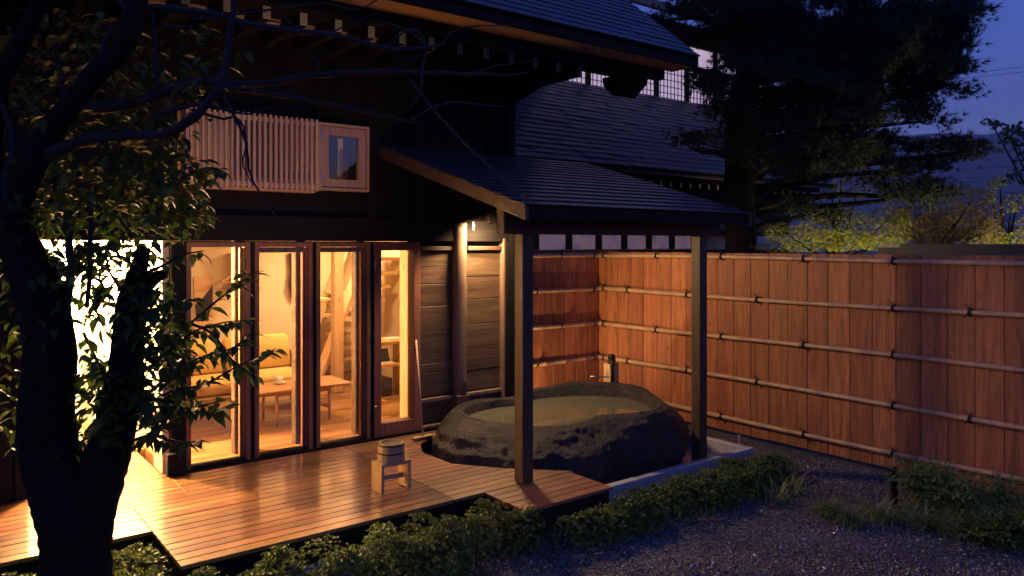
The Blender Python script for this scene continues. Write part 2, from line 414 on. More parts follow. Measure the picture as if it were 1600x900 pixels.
# hill: a wooded ridge across the valley
def ridge():
    nx, ny = 140, 14; v = []; f = []
    az = np.linspace(math.radians(-10), math.radians(75), nx)   # degrees right of the view axis turned to world below
    for j in range(ny):
        t = j/(ny-1)
        for i in range(nx):
            a = az[i]; d = 900+700*t
            h = 232*(1-(1-t)**1.8)*(1+.035*math.sin(a*9+.6)+.02*math.sin(a*31)+.012*math.sin(a*77))*(1-.12*math.sin(a*2.2+.2)) + random.uniform(-3, 3)*(t > .1)
            fx = FX*math.cos(a)+FY*math.sin(a); fy = FY*math.cos(a)-FX*math.sin(a)
            v.append((fx*d, fy*d, h-2))
    for j in range(ny-1):
        for i in range(nx-1): f.append((j*nx+i, j*nx+i+1, (j+1)*nx+i+1, (j+1)*nx+i))
    m = MB(); m.v = v; m.f = f
    o = m.build('hill', 'hill', None, True); o['kind'] = 'structure'
ridge()

# ================================================================== HOUSE
YF = 7.4; ZD = .30; XE = 5.72          # facade plane, deck height, right end of the facade
house = thing('timber_house', (2.5, 9.5, 0), 'dark old timber house with glazed doors and a lit room', 'house')
XL = .70; XP = 1.79                     # porch alcove
# dark facade pieces
def wallboards(x0, x1, z0, z1, y, pitch, mat='black_wood', nm='wall_board', thick=.03):
    k = max(1, round((x1-x0)/pitch)); w = (x1-x0)/k
    me, c = MB().box(0, w-.006, 0, thick, 0, z1-z0).mesh(nm, M[mat], bevel=.003, center=(0, 0, 0))
    for i in range(k): place(nm, me, (x0+i*w+.003, y+random.uniform(-.003, .003), z0), house)
box('wall', 'black_wood', house, -3.2, XL, YF+.03, YF+.2, 0, 2.41)
wallboards(-3.2, XL-.1, .02, 2.40, YF-.002, .3)
box('post', 'black_wood', house, XL-.10, XL, YF-.03, YF+.2, .0, 2.405, bevel=.006)
box('wall', 'black_wood', house, -3.2, 1.86, YF+.04, YF+.2, 2.63, 4.6)     # upper wall with an opening for the slat screen and casement
box('wall', 'black_wood', house, 3.80, XE, YF+.04, YF+.2, 2.63, 4.6)
box('wall', 'black_wood', house, 1.86, 3.80, YF+.04, YF+.2, 3.64, 4.6)
box('wall', 'black_wood', house, 1.86, 3.80, YF+.04, YF+.2, 2.63, 2.93)
box('upper_room_wall', 'hinoki', house, 1.6, 4.1, 9.4, 9.45, 2.83, 4.1)
box('upper_room_wall', 'hinoki', house, 1.6, 1.65, YF+.21, 9.39, 2.83, 4.1)
box('upper_room_wall', 'black_wood', house, 4.05, 4.1, YF+.21, 9.39, 2.83, 4.1)
box('upper_room_ceiling', 'hinoki', house, 1.6, 4.1, YF+.21, 9.45, 4.11, 4.15)
wallboards(1.86, 3.80, 3.65, 4.5, YF+.005, .32)
box('head_beam', 'black_wood_x', house, -3.2, XE-.1, YF-.05, YF+.215, 2.415, 2.66, bevel=.004)
box('head_lining', 'black_wood_x', house, 1.93, 4.44, YF+.105, YF+.205, 2.36, 2.413)
wallboards(-3.2, 1.86, 2.64, 4.5, YF+.005, .32)
wallboards(3.80, XE-.1, 2.64, 4.5, YF+.005, .32)
for xx in (fX(575, 7.35)+.05, fX(655, 7.35), fX(768, 7.35)):
    box('post', 'black_wood', house, xx-.05, xx+.06, YF-.06, YF+.04, 2.63, 4.5, bevel=.006)
box('corner_post', 'black_wood', house, XE-.12, XE+.02, YF-.05, YF+.09, .02, 4.5, bevel=.008)
box('post', 'black_wood', house, XP, fX(288, YF), YF-.04, YF+.16, .28, 2.41, bevel=.008)
box('post_base', 'black_wood', house, XP-.05, fX(291, YF-.12), YF-.13, YF-.042, ZD+.004, ZD+.20, bevel=.006)
# side and back walls, ceiling: closes the rooms
box('wall', 'black_wood', house, XE+.03, XE+.13, YF+.2, 12.6, 0, 4.6)
box('wall', 'plaster', house, 1.80, XE+.02, 11.45, 11.55, .3, 2.75)
box('room_wall', 'plaster', house, 1.86, 1.95, 8.30, 11.44, .3, 2.75)  # near stretch added to shade the sofa from the entrance bulb
box('room_wall', 'plaster', house, XE-.06, XE+.02, YF+.22, 11.44, .3, 2.75)
box('room_ceiling', 'plaster', house, 1.80, XE+.02, YF+.22, 11.56, 2.76, 2.82)
box('room_floor', 'room_floor', house, 1.80, XE+.02, YF+.06, 11.56, .18, .318)
box('wall', 'plaster', house, 4.46, XE-.07, YF+.225, YF+.32, .32, 2.75)             # inner face right of the door
stub = box('wall_stub', 'light_wood', house, 4.36, 4.455, YF+.16, YF+.35, .32, 2.75)  # end of the cream wall, given a wood colour to subdue the bulb's light
# four glazed panels
Fp = [(290, 390), (397, 487), (493, 577), (583, 655)]
for k, (a, b) in enumerate(Fp):
    x0, x1 = fX(a, YF), fX(b, YF); door = k == 3
    s = .085 if door else .042; y0, y1 = YF-.03, YF+.10
    w = thing_ = MB().box(x0, x0+s, y0, y1, ZD+.01, 2.405).build('glazed_door' if door else 'glazed_panel', 'cedar_x', house, bevel=.004)
    MB().box(x1-s, x1, y0+.001, y1, ZD+.01, 2.405).build('stile', 'cedar_x', w, bevel=.004)
    MB().box(x0+s, x1-s, y0+.004, y1-.004, 2.405-(.09 if door else .05), 2.403).build('top_rail', 'cedar_x', w, bevel=.004)
    MB().box(x0+s, x1-s, y0+.004, y1-.004, ZD+.012, ZD+(.15 if door else .03)).build('bottom_rail', 'cedar_x' if door else 'black_wood_x', w, bevel=.003)
    if not door:
        for q in range(2):
            MB().box(x1-s-.018*(q+1), x1-s-.018*q-.003, y0+.035+.03*q, y1-.006*q, ZD+.03, 2.35).build('jamb_lining', 'cedar_x', w, bevel=.002)
    g0 = x0+s-.005; g1 = x1-s-(.036 if not door else -.005)
    MB().box(g0, g1, YF+.045, YF+.051, ZD+.03, 2.36).build('pane', 'glass', w)
    if k in (1, 2): MB().box(x0+s+.002, x1-s-.04, YF+.054, YF+.096, 2.30, 2.352).build('blind_box', 'old_post', w, bevel=.006)
    if door:
        h = MB().box(x1-.065, x1-.045, y0-.012, y0+.004, 1.16, 1.30).bar((x1-.055, y0-.05, 1.23), (x1-.055, y0, 1.23), .014, .014).bar((x1-.15, y0-.05, 1.23), (x1-.048, y0-.05, 1.23), .014, .016)
        h.build('handle', 'iron', w, bevel=.002)
        for zz in (.55, 1.35, 2.1): MB().box(x0-.004, x0+.016, y0-.010, y0+.004, zz, zz+.1).build('hinge', 'steel', w, bevel=.001)
    if k < 3:
        xc = fX((Fp[k][1]+Fp[k+1][0])/2, YF)
        box('mullion_post', 'black_wood', house, x1+.002, fX(Fp[k+1][0], YF)-.002, YF-.02, YF+.12, ZD, 2.41, bevel=.004)
box('door_sill', 'black_wood_x', house, fX(288, YF), fX(657, YF), YF-.05, YF+.12, ZD+.002, ZD+.011)
for pxx in (372, 466, 559):
    xc = fX(pxx, 7.66); box('inner_post', 'old_board', house, xc-.05, xc+.055, 7.61, 7.72, .32, 2.75, bevel=.008)
# weathered board wall beside the door
yb = YF+.02
xa0, xa1, xb0, xb1 = fX(656, YF), fX(713, YF), fX(732, YF), fX(780, YF)
box('wall', 'black_wood', house, xa0, XE-.12, yb+.035, yb+.15, .02, 2.62)
for (x0, x1, seams) in ((xa0+.005, xa1, (.66, .93, 1.03, 1.40, 1.68, 1.93, 2.13, 2.30)), (xb0-.02, xb1+.02, (.66, .90, 1.17, 1.44, 1.74, 2.00, 2.28))):
    for q in range(len(seams)-1):
        MB().box(x0, x1, yb+random.uniform(-.006, .002), yb+.033, seams[q]+.004, seams[q+1]-.002).build('wall_board', 'old_board', house, bevel=.004)
    box('wall_board', 'old_board', house, x0, x1, yb+.006, yb+.033, .36, .60, bevel=.004)
    box('wall_rail', 'old_post', house, x0, x1, yb-.05, yb+.032, .605, .648, bevel=.006)
    box('wall_rail', 'old_post', house, x0, x1, yb-.06, yb+.032, .315, .35, bevel=.006)
    box('wall_rail', 'old_board', house, x0, x1, yb-.05, yb+.03, 2.31, 2.36, bevel=.006)
    box('wall_rail', 'old_board', house, x0, x1, yb-.035, yb+.03, 2.42, 2.47, bevel=.006)
xm = (fX(712, YF-.1)+fX(733, YF-.1))/2
pm = MB()
pm.tube([(xm+random.uniform(-.004, .004), YF-.045, z) for z in np.linspace(.66, 2.63, 14)], [.083+random.uniform(-.004, .004) for _ in range(14)], 10, True, .03)
pm.build('round_post', 'old_post', house, True)
box('post_foot', 'old_board', house, xm-.09, xm+.09, YF-.13, YF+.02, .305, .655, bevel=.012)
box('batten', 'old_post', house, xb1+.022, xb1+.055, YF-.055, YF+.05, .32, 2.45, bevel=.004)
# round-post spotlight
# porch alcove with lit paper screen
box('alcove_wall', 'plaster', house, XP-.06, XP-.004, YF+.02, 7.73, ZD, 2.41)
box('alcove_wall', 'white_plaster', house, XL-.05, XL+.0, YF+.205, 8.9, ZD, 2.41)
box('alcove_ceiling', 'white_plaster', house, XL-.05, XP+.01, YF+.06, 8.96, 2.425, 2.46)
box('alcove_ceiling', 'white_plaster', house, XP+.011, 1.855, YF+.215, 8.96, 2.425, 2.46)
box('alcove_back', 'white_plaster', house, XL-.05, 1.855, 8.905, 8.96, .2, 2.76)
box('alcove_floor', 'room_floor', house, XL-.05, 1.79, 8.40, 8.90, .18, .31)
xx = fX(137, 8.86); box('alcove_post', 'light_wood', house, xx-.05, xx+.03, 8.84, 8.90, ZD+.01, 2.42)
box('alcove_beam', 'light_wood', house, XL+.004, 1.855, 8.87, 8.902, 2.12, 2.17)
GL = Vector((1.33, 8.38, 2.345))
glb = thing('entrance_lamp', (GL.x, GL.y, 2.42), 'bare bright lamp on the ceiling of the white entrance alcove', 'lamp')
MB().lathe((GL.x, GL.y, 2.405), [(.05, 0), (.055, .006), (.05, .018)], 16).build('socket', 'white_paint', glb, True)
lamp('bulb_light', 'POINT', GL, 1200, (1., .60, .28), glb, .07)
# upper slat screen and casement
sx0, sx1, sz0, sz1 = 1.89, 3.13, 2.91, 3.62
sc_ = MB().box(sx0, sx1, 7.235, 7.265, sz0+.02, sz0+.07).build('slat_screen', 'slat', house, bevel=.002)
MB().box(sx0, sx1, 7.235, 7.265, sz1-.06, sz1-.02).build('screen_rail', 'slat', sc_, bevel=.002)
MB().box(sx0-.012, sx0+.014, 7.20, 7.395, sz0, sz1).build('screen_side', 'slat', sc_, bevel=.002)
MB().box(sx0, sx1, 7.27, 7.395, sz0-.012, sz0+.012).build('screen_base', 'slat', sc_, bevel=.002)
me, c0 = MB().box(0, .024, 0, .036, 0, sz1-sz0).mesh('slat', M['slat'], bevel=.002, center=(0, 0, 0))
for i in range(24):
    place('slat', me, (sx0+.02+i*(sx1-sx0-.045)/23, 7.197, sz0+random.uniform(-.003, .003)), sc_)
MB().box(sx0+.47, sx1-.01, 7.385, 7.391, sz0+.02, sz1-.01).build('screen_panel', 'hinoki', sc_)
MB().box(sx0+.02, sx0+.46, 7.385, 7.389, sz0+.02, sz1-.01).build('pane', 'glass', sc_)
wx0, wx1, wz0, wz1 = 3.19, 3.76, 2.935, 3.625
cw = MB().box(wx0, wx0+.03, 7.33, 7.43, wz0, wz1).box(wx1-.03, wx1, 7.33, 7.43, wz0, wz1).box(wx0+.03, wx1-.03, 7.33, 7.43, wz1-.03, wz1).box(wx0+.03, wx1-.03, 7.33, 7.43, wz0, wz0+.03).build('casement_window', 'window_wood', house, bevel=.003)
sw = .085
MB().box(wx0+.035, wx0+.035+sw, 7.345, 7.40, wz0+.036, wz1-.036).box(wx1-.035-sw, wx1-.035, 7.345, 7.40, wz0+.036, wz1-.036).box(wx0+.035+sw, wx1-.035-sw, 7.345, 7.40, wz1-.036-sw, wz1-.036).box(wx0+.035+sw, wx1-.035-sw, 7.345, 7.40, wz0+.036, wz0+.036+sw).build('sash', 'window_wood', cw, bevel=.004)
MB().box(wx0+.03+sw, wx1-.03-sw, 7.370, 7.375, wz0+.03+sw, wz1-.03-sw).build('pane', 'upper_glass', cw)
for xx, ww in ((wx0+.135, .035), (wx0+.40, .06)): MB().box(xx, xx+ww, 7.62, 7.74, 2.83, wz1-.10).build('inner_jamb', 'light_wood', cw)
for zz in (wz0+.09, wz1-.19): MB().box(wx0+.02, wx0+.036, 7.322, 7.332, zz, zz+.10).build('hinge', 'steel', cw)

# ------------------------------------------------------------------ main roof
YE, ZE, XR, SL = 5.6, 4.40, 7.0, .82      # eave line, height of its underside, right verge, slope
YR = 10.6
def rz(y): return ZE+.13+(y-YE)*SL
roof = MB().prism([(YE+.06, rz(YE+.06)-.03), (YR, rz(YR)-.03), (15.6, rz(YR)-5*SL), (15.6, rz(YR)-5*SL-.1), (YR, rz(YR)-.16), (YE+.06, rz(YE+.06)-.09)], 'x', -4, XR-.03).build('main_roof', 'shingle', house)
MB().box(-4, XR, YE, YE+.04, ZE, ZE+.085).build('fascia', 'black_wood_x', roof, bevel=.006)
MB().box(-4, XR-.02, YE+.045, 5.96, ZE+.005, ZE+.03).build('soffit', 'soffit', roof)
MB().box(-4, 6.82, 5.93, 6.04, ZE-.11, ZE+.003).build('eave_beam', 'black_wood_x', roof)
MB().box(-4, XE+.05, 6.042, 6.44, ZE+.01, ZE+.03).build('soffit', 'black_wood_x', roof)
MB().box(-4, 6.75, 6.34, 6.50, ZE-.02, ZE+.008).build('eave_beam', 'black_wood_x', roof)
MB().box(-4, XE+.05, 6.445, 7.36, ZE+.01, ZE+.05).build('soffit', 'black_wood_x', roof)
MB().box(-4, XE, 6.75, 6.90, ZE-.03, ZE+.008).build('soffit_strip', 'soffit', roof)
MB().prism([(6.36, ZE-.06), (7.38, ZE-.30), (7.38, ZE+.0), (6.36, ZE+.0)], 'x', XE-.10, XE+.03).build('bracket', 'black_wood', roof)
MB().prism([(6.20, ZE-.02), (6.62, ZE-.02), (6.60, ZE-.12), (6.44, ZE-.26), (6.24, ZE-.12)], 'x', 6.48, 6.86).build('beam_end', 'black_wood', roof, bevel=.01)
# verge board on the gable
MB().prism([(YE, ZE-.02), (YR, rz(YR)-.14), (YR, rz(YR)+.02), (YE, rz(YE)+.01)], 'x', XR-.028, XR+.015).build('verge_board', 'black_wood', roof)
MB().prism([(6.4, ZE+.06), (YR, rz(YR)-.18), (15.5, rz(YR)-5*SL-.1), (15.5, 4.0), (7.4, 4.0), (7.3, ZE+.06)], 'x', XE-.02, XE+.05).build('gable_wall', 'black_wood', house)
# rafters with white-painted ends
xs = [3.57+.322*k for k in range(-8, 8)]
me_r, c_r = MB().box(-.035, .035, 0, 1.0, -.055, .055).mesh('rafter', M['black_wood'], center=(0, 0, 0))
me_w, c_w = MB().box(-.033, .033, -.004, 0, -.053, .053).mesh('rafter_end', M['white_paint'], center=(0, 0, 0))
for xx in xs:
    if xx > XE+.2: continue
    r_ = place('rafter', me_r, (xx, 6.30, ZE-.085), roof); place('rafter_end', me_w, (xx, 6.298, ZE-.085), r_)
# shingles that show, one by one; courses run along the eave
ln = math.hypot(1, SL); ang = math.atan(SL)
sh_w = [.42, .5, .58]
sh = []
for w_ in sh_w:
    me, c0 = MB().box(0, w_-.006, 0, .20, 0, .016).mesh('shingle', M['shingle'], bevel=.003, center=(0, 0, 0)); sh.append(me)
for r in range(17):
    y0 = YE-.02+r*.105; x = 2.6+random.uniform(0, .3)
    while True:
        k = random.randrange(3)
        if x+sh_w[k] > XR+.02: break
        place('shingle', sh[k], (x, y0, rz(y0)+.001+random.uniform(0, .004)), roof, (ang-.075+random.uniform(-.008, .008), 0, 0)); x += sh_w[k]
    wlast = XR+.02-x
    if wlast > .05:
        m_ = MB().box(0, wlast, 0, .20, 0, .016).mesh('shingle', M['shingle'], bevel=.003, center=(0, 0, 0))[0]
        place('shingle', m_, (x, y0, rz(y0)+.002), roof, (ang-.075, 0, 0))

# ------------------------------------------------------------------ porch roof over the bath
PX0, PX1, PY0, PY1, PZ0, PZ1 = 3.89, 6.93, 4.86, 7.36, 2.70, 3.44
pr = thing('bath_shelter', (5.4, 6.0, 0), 'lean-to shelter with dark ribbed roof on two posts over the stone bath', 'shelter')
psl = (PZ1-PZ0)/(PY1-PY0); pang = math.atan(psl); NC = 15; cs = (PY1-PY0)/NC
def pz(y): return PZ0+(y-PY0)*psl
MB().prism([(PY0+.02, pz(PY0)-.03), (PY1, pz(PY1)-.03), (PY1, pz(PY1)-.012), (PY0+.02, pz(PY0)-.012)], 'x', PX0+.03, PX1-.03).build('roof_board', 'brown_beam', pr)
me, c0 = MB().box(PX0-.02, PX1, 0, (cs+.06)/math.cos(pang), 0, .010).mesh('roof_course', M['porch_metal'], bevel=.003, center=(0, 0, 0))
for r in range(NC):
    y0 = PY0-.03+r*cs; place('roof_course', me, (0, y0, pz(y0)+.012), pr, (pang-.075, 0, 0))
MB().prism([(PY0-.02, pz(PY0)-.125), (PY1, pz(PY1)-.125), (PY1, pz(PY1)+.0), (PY0-.02, pz(PY0)+.0)], 'x', PX0-.012, PX0+.028).build('verge_board', 'brown_beam', pr, bevel=.004)
MB().prism([(PY0-.02, pz(PY0)-.125), (PY1, pz(PY1)-.125), (PY1, pz(PY1)+.0), (PY0-.02, pz(PY0)+.0)], 'x', PX1-.028, PX1+.012).build('verge_board', 'brown_beam', pr, bevel=.004)
MB().box(PX0+.03, PX1-.03, PY0+.0, PY0+.03, pz(PY0)-.11, pz(PY0)-.02).build('fascia', 'black_wood_x', pr, bevel=.004)
MB().box(3.93, 6.88, 5.19, 5.31, 2.47, 2.72).build('eave_beam', wood('dark_beam', (.03, .016, .01), (.07, .035, .02), 0, .65, .4, .05), pr, bevel=.008)
me, c0 = MB().prism([(PY0+.035, pz(PY0+.035)-.115), (PY1, pz(PY1)-.115), (PY1, pz(PY1)-.032), (PY0+.035, pz(PY0+.035)-.032)], 'x', -.03, .03).mesh('rafter', M['brown_beam'], center=(0, 0, 0))
for i in range(7): place('rafter', me, (4.17+i*.44, 0, 0), pr)
for xx, zb in ((4.19, ZD+.004), (6.59, .02)):
    MB().box(xx-.06, xx+.06, 5.19, 5.31, zb, 2.468).build('post', 'porch_post', pr, bevel=.006)
MB().box(XE+.04, 6.9, 7.27, 7.36, 2.95, 3.27).build('wall_beam', 'black_wood_x', pr)
# lamps of the bath corner
wlmp = thing('spot_lamp', (fX(739, 7.28), 7.28, 2.60), 'small pale spot lamp beside the round weathered post', 'lamp')
lx = fX(739, 7.28)
MB().tube([(lx, 7.28, 2.64), (lx+.004, 7.27, 2.59), (lx-.006, 7.265, 2.55)], [.008, .010, .012], 8).build('lamp_head', 'white_paint', wlmp, True)
MB().tube([(lx, 7.28, 2.64), (lx, 7.36, 2.645)], .006, 6).build('bracket', 'iron', wlmp)
lamp('spot_light', 'SPOT', (lx-.0, 7.17, 2.62), 250, (1., .64, .32), wlmp, .14, aim((.35, -.12, -1)), 165, .35)

gl_ = thing('garden_spotlight', (5.86, 7.86, 0), 'small ground spotlight behind the house corner post lighting the short fence', 'lamp')
MB().lathe((5.86, 7.86, .02), [(.05, 0), (.02, .01), (.02, .20), (.04, .22), (.05, .30), (.045, .305)], 14).build('housing', 'iron', gl_)
MB().lathe((5.86, 7.86, .326), [(.038, 0), (.038, .006)], 14).build('lens', 'lamp_warm', gl_)
lamp('up_light', 'SPOT', (5.87, 7.82, .36), 125, (1., .62, .28), gl_, .04, aim((.7, .35, .85)), 140, .7)
gx, gy = 1.75, 3.85
gu = thing('garden_spotlight', (gx, gy, 0), 'ground spotlight before the azalea hedge shining up at the eaves and slat screen', 'lamp')
MB().lathe((gx, gy, 0), [(.05, 0), (.02, .01), (.02, .06), (.05, .08), (.06, .16), (.05, .165)], 14).build('housing', 'iron', gu)
MB().lathe((gx, gy, .166), [(.045, 0), (.045, .006)], 14).build('lens', 'lamp_warm', gu)
lamp('up_light', 'SPOT', (gx, gy, .20), 290, (1., .60, .33), gu, .05, aim((.85, 3.35, 3.05)), 46, .9)
# ================================================================== DECK
deck = thing('wooden_deck', (2.5, 6.3, 0), 'wet brown plank deck in front of the glazed doors', 'deck')
P = .11
def cutx(y):  # right end of a board, round the bath stone
    return float(np.interp(y, [4.6, 5.22, 5.4, 5.7, 6.1, 6.6, 6.95, 7.15, 7.4], [4.74, 4.74, 4.56, 4.27, 3.99, 3.97, 4.15, 4.6, 5.6]))
cache = {}
def plank(x0, x1, y, mat, slope=None):
    key = (round(x1-x0, 3), mat)
    if slope is None:
        if key not in cache:
            cache[key] = MB().box(0, x1-x0, 0, P-.007, -.028, 0).mesh('plank', M[mat], bevel=.003, center=(0, 0, 0))[0]
        place('plank', cache[key], (x0, y, ZD+random.uniform(-.0015, .0)), deck)
    else:
        MB().prism([(x0, y), (x1+slope[0], y), (x1+slope[1], y+P-.007), (x0, y+P-.007)], 'z', ZD-.028, ZD).build('plank', mat, deck, bevel=.003)
y = 5.22; r = 0
while y+P <= YF-.05+.03:
    xl = 1.33 if y < 6.66 else 1.76
    plank(xl, 3.45-.004, y, 'deck')
    xc = cutx(y); plank(3.45, xc, y, 'deck_dry', (0, cutx(y+P-.007)-xc))
    y += P
y = 5.99
while y < 8.36:
    xr = 1.327 if y < 6.62 else 1.755
    if y > YF-.03: plank(XL+.06, XP-.07, y, 'deck')
    else: plank(-2.2, xr, y, 'deck')
    y += P
for k in range(5): plank(3.74, 4.70, 4.665+k*P, 'deck_dry')
MB().box(1.36, 4.7, 5.27, 5.30, .06, .268).build('skirt_board', 'black_wood_x', deck)
MB().box(1.36, 1.39, 5.31, 6.02, .06, .268).build('skirt_board', 'black_wood', deck)
MB().box(-2.2, 1.355, 6.03, 6.06, .06, .268).build('skirt_board', 'black_wood_x', deck)
MB().box(3.77, 4.69, 4.70, 4.73, .06, .268).build('skirt_board', 'black_wood_x', deck)
kb = box('kerb', 'concrete', None, 1.4, 3.7, 5.10, 5.20, -.02, .10, bevel=.01); kb['kind'] = 'structure'

# ================================================================== BASIN + STONE BATH
bs = thing('bath_basin', (6.0, 6.1, 0), 'shallow pale concrete basin with raised rim round the stone bath', 'basin')
MB().box(4.78, 7.16, 5.10, 7.4, .006, .03).build('basin_floor', 'basin', bs)
MB().box(4.78, 7.24, 5.01, 5.10, -.02, .15).build('rim', 'concrete', bs, bevel=.008)
MB().box(7.155, 7.241, 5.102, 7.4, -.02, .149).build('rim', 'concrete', bs, bevel=.008)
CB = np.array([5.55, 6.17]); NA = 256
def ring(pts, extra=None):
    p = np.array(pts)-CB; a = np.arctan2(p[:, 1], p[:, 0]); r = np.hypot(p[:, 0], p[:, 1]); o = np.argsort(a); a, r = a[o], r[o]
    A = np.concatenate([a-2*np.pi, a, a+2*np.pi]); Rr = np.tile(r, 3)
    t = np.linspace(-np.pi, np.pi, NA, endpoint=False); R_ = np.interp(t, A, Rr)
    k = np.array([1, 4, 6, 4, 1.]); k /= k.sum()
    for _ in range(3): R_ = sum(w_*np.roll(R_, s_-2) for s_, w_ in enumerate(k))
    return t, R_
inner = [(4.50, 6.70), (4.44, 6.36), (4.76, 5.95), (5.50, 5.70), (6.12, 5.50), (6.50, 5.86), (6.70, 6.40), (6.40, 6.80), (5.36, 6.86)]
bulge = [(4.10, 6.62), (4.12, 6.15), (4.42, 5.68), (5.20, 5.33), (6.05, 5.24), (6.72, 5.45), (7.02, 6.1), (6.85, 6.95), (5.5, 7.14), (4.45, 7.05)]
base_ = [(4.16, 6.6), (4.22, 6.15), (4.55, 5.75), (5.2, 5.40), (6.0, 5.32), (6.6, 5.5), (6.9, 6.1), (6.7, 6.8), (5.5, 7.0), (4.5, 6.95)]
t_, Ri = ring(inner); _, Rb = ring(bulge); _, R0 = ring(base_)
rimz = .645+.035*np.sin(t_+.9)+.02*np.sin(3*t_)
levels = []   # (radius, z)
levels.append((R0, np.full(NA, .03))); levels.append((R0*.35+Rb*.65, np.full(NA, .12)))
levels.append((Rb, np.full(NA, .24))); levels.append((Rb*.95+Ri*.05, np.full(NA, .35)))
levels.append((Rb*.80+Ri*.20, rimz-.185)); levels.append((Rb*.58+Ri*.42, rimz-.085)); levels.append((Rb*.36+Ri*.64, rimz-.022)); levels.append((Rb*.14+Ri*.86, rimz+.004))
levels.append((Ri, rimz-.02)); levels.append((Ri*.985, rimz-.08)); levels.append((Ri*.95, np.full(NA, .42))); levels.append((Ri*.88, np.full(NA, .22))); levels.append((Ri*.5, np.full(NA, .17)))
dense = []
for a, b in zip(levels[:-1], levels[1:]):
    for q in range(5):
        u = q/5; dense.append((a[0]*(1-u)+b[0]*u, a[1]*(1-u)+b[1]*u))
dense.append(levels[-1])
from mathutils import noise as mn
st = MB()
for R_, Z_ in dense:
    for j in range(NA):
        x = CB[0]+R_[j]*math.cos(t_[j]); yy = CB[1]+R_[j]*math.sin(t_[j]); z = float(Z_[j])
        p = Vector((x, yy, z)); amp = (.032 if z < .56 else .024) if R_[j] > Ri[j]*1.02 else .012
        dn = mn.fractal(p*2.6, 1., 2.1, 5)*amp*1.6+mn.fractal(p*9, 1., 2., 3)*amp*.35
        if R_[j] > Ri[j]*1.06:   # chiselled facets
            dn += (abs(mn.noise(p*2.2+Vector((3, 1, 7))))-.25)*.05+(abs(mn.noise(p*14.))-.2)*.012
        st.v.append((x+math.cos(t_[j])*dn, yy+math.sin(t_[j])*dn, max(.025, z+dn*.35)))
NR = len(dense)
for k in range(NR-1):
    for j in range(NA):
        a = k*NA+j; b = k*NA+(j+1) % NA; st.f.append((a, b, b+NA, a+NA))
st.f.append(tuple((NR-1)*NA+j for j in range(NA)))
bath = thing('stone_bath', (5.55, 6.17, .03), 'hollowed dark boulder bath filled with water under the shelter', 'bath')
st.build('stone_tub', 'boulder', bath, True)
wt = MB(); wt.v = [(CB[0]+(Ri[j]*.995+.03)*math.cos(t_[j]), CB[1]+(Ri[j]*.995+.03)*math.sin(t_[j]), .545) for j in range(NA)]; wt.f = [tuple(range(NA))]
wt.build('water', 'water', bath, fix=False)
# spout post behind the bath
tp = pd(955, 600, 10.0); tx, ty = tp.x, tp.y
sp = thing('bath_spout', (tx, ty, 0), 'wooden spout post with black valve and thin pipe behind the stone bath', 'faucet')
MB().box(tx-.075, tx+.075, ty-.07, ty+.07, .03, .83).build('post', 'hinoki', sp, bevel=.008)
MB().box(tx-.082, tx+.082, ty-.077, ty+.077, .545, .585).build('band', 'iron', sp, bevel=.006)
vx, vy = tx-FX*.105, ty-FY*.105
MB().tube([(vx, vy, .60), (vx, vy, .70), (vx-.004, vy, .80), (vx+.012, vy+.01, .90)], [.026, .024, .026, .030], 10).build('valve', 'iron', sp, True)
MB().lathe((tx-FX*.05, ty-FY*.05, .835), [(.050, 0), (.055, .02), (.045, .10), (.03, .12)], 12).build('valve_cap', 'iron', sp, True)
dq = Vector((-FY, FX, 0))
MB().tube([Vector((tx, ty-.085, .655)), Vector((tx, ty-.085, .665))+Vector((-.19, .147, .0)), Vector((tx, ty-.085, .665))+Vector((-.26, .2, .0)), Vector((tx, ty-.085, .665))+Vector((-.265, .205, -.05))], .010, 8).build('spout_pipe', 'steel', sp, True)

# ================================================================== FENCES
FXX, FZ, BY = 7.98, 2.275, 8.22
def node_rail(length):
    pts, rad = [], []; s = 0; r0 = .031
    while s < length:
        seg = random.uniform(.30, .42); e = min(length, s+seg)
        for u, rr in ((.0, 1.12), (.02, 1.02), (.5, 1.0), (.96, 1.02), (.985, 1.14)):
            q = s+(e-s)*u
            if not pts or q > pts[-1]+.002: pts.append(q); rad.append(r0*rr)
        r0 = max(.025, r0-.0006); s = e
    return pts, rad
def tie_mesh():
    m = MB()
    for sg in (-1, 1):
        m.tube([(.035*math.cos(t)*1.05, .012*sg*math.cos(t*1)+.006*sg, .036*math.sin(t)) for t in np.linspace(0, 2*math.pi, 13)], .0075, 5)
    m.tube([(.0, 0, .03), (-.03, .004, .045), (-.038, .03, .085)], .005, 4).tube([(.0, 0, .03), (-.03, -.004, .045), (-.035, -.03, .075)], .005, 4)
    m.tube([(-.038, 0, .0), (-.042, .02, -.03), (-.038, .035, -.055)], .005, 4)
    return m.mesh('rope_tie', M['rope'], True, center=(0, 0, 0))[0]
TIE = tie_mesh()
RZ = [2.216, 1.726, 1.227, .72, .23]
fr_ = thing('garden_fence', (FXX, 4.8, 0), 'long brown cedar plank fence with bamboo rails along the gravel garden', 'fence')
w = .25; me, c0 = MB().box(0, .022, 0, w-.005, 0, FZ-.05).mesh('plank', M['cedar'], bevel=.003, center=(0, 0, 0))
y = BY-w; k = 0
y_a = fYx(1400, FXX); y = y_a - w*12
while y < BY-.02:
    ww = min(w, BY-y)
    mm = me if ww > w-.01 else MB().box(0, .022, 0, ww-.004, 0, FZ-.05).mesh('plank', M['cedar'], bevel=.003, center=(0, 0, 0))[0]
    place('plank', mm, (FXX+random.uniform(-.002, .003), y+.0025, .05+random.uniform(-.004, .004)), fr_); y += w
box('fence_backing', 'black_wood', fr_, FXX+.03, FXX+.07, .9, BY, .06, FZ-.06)
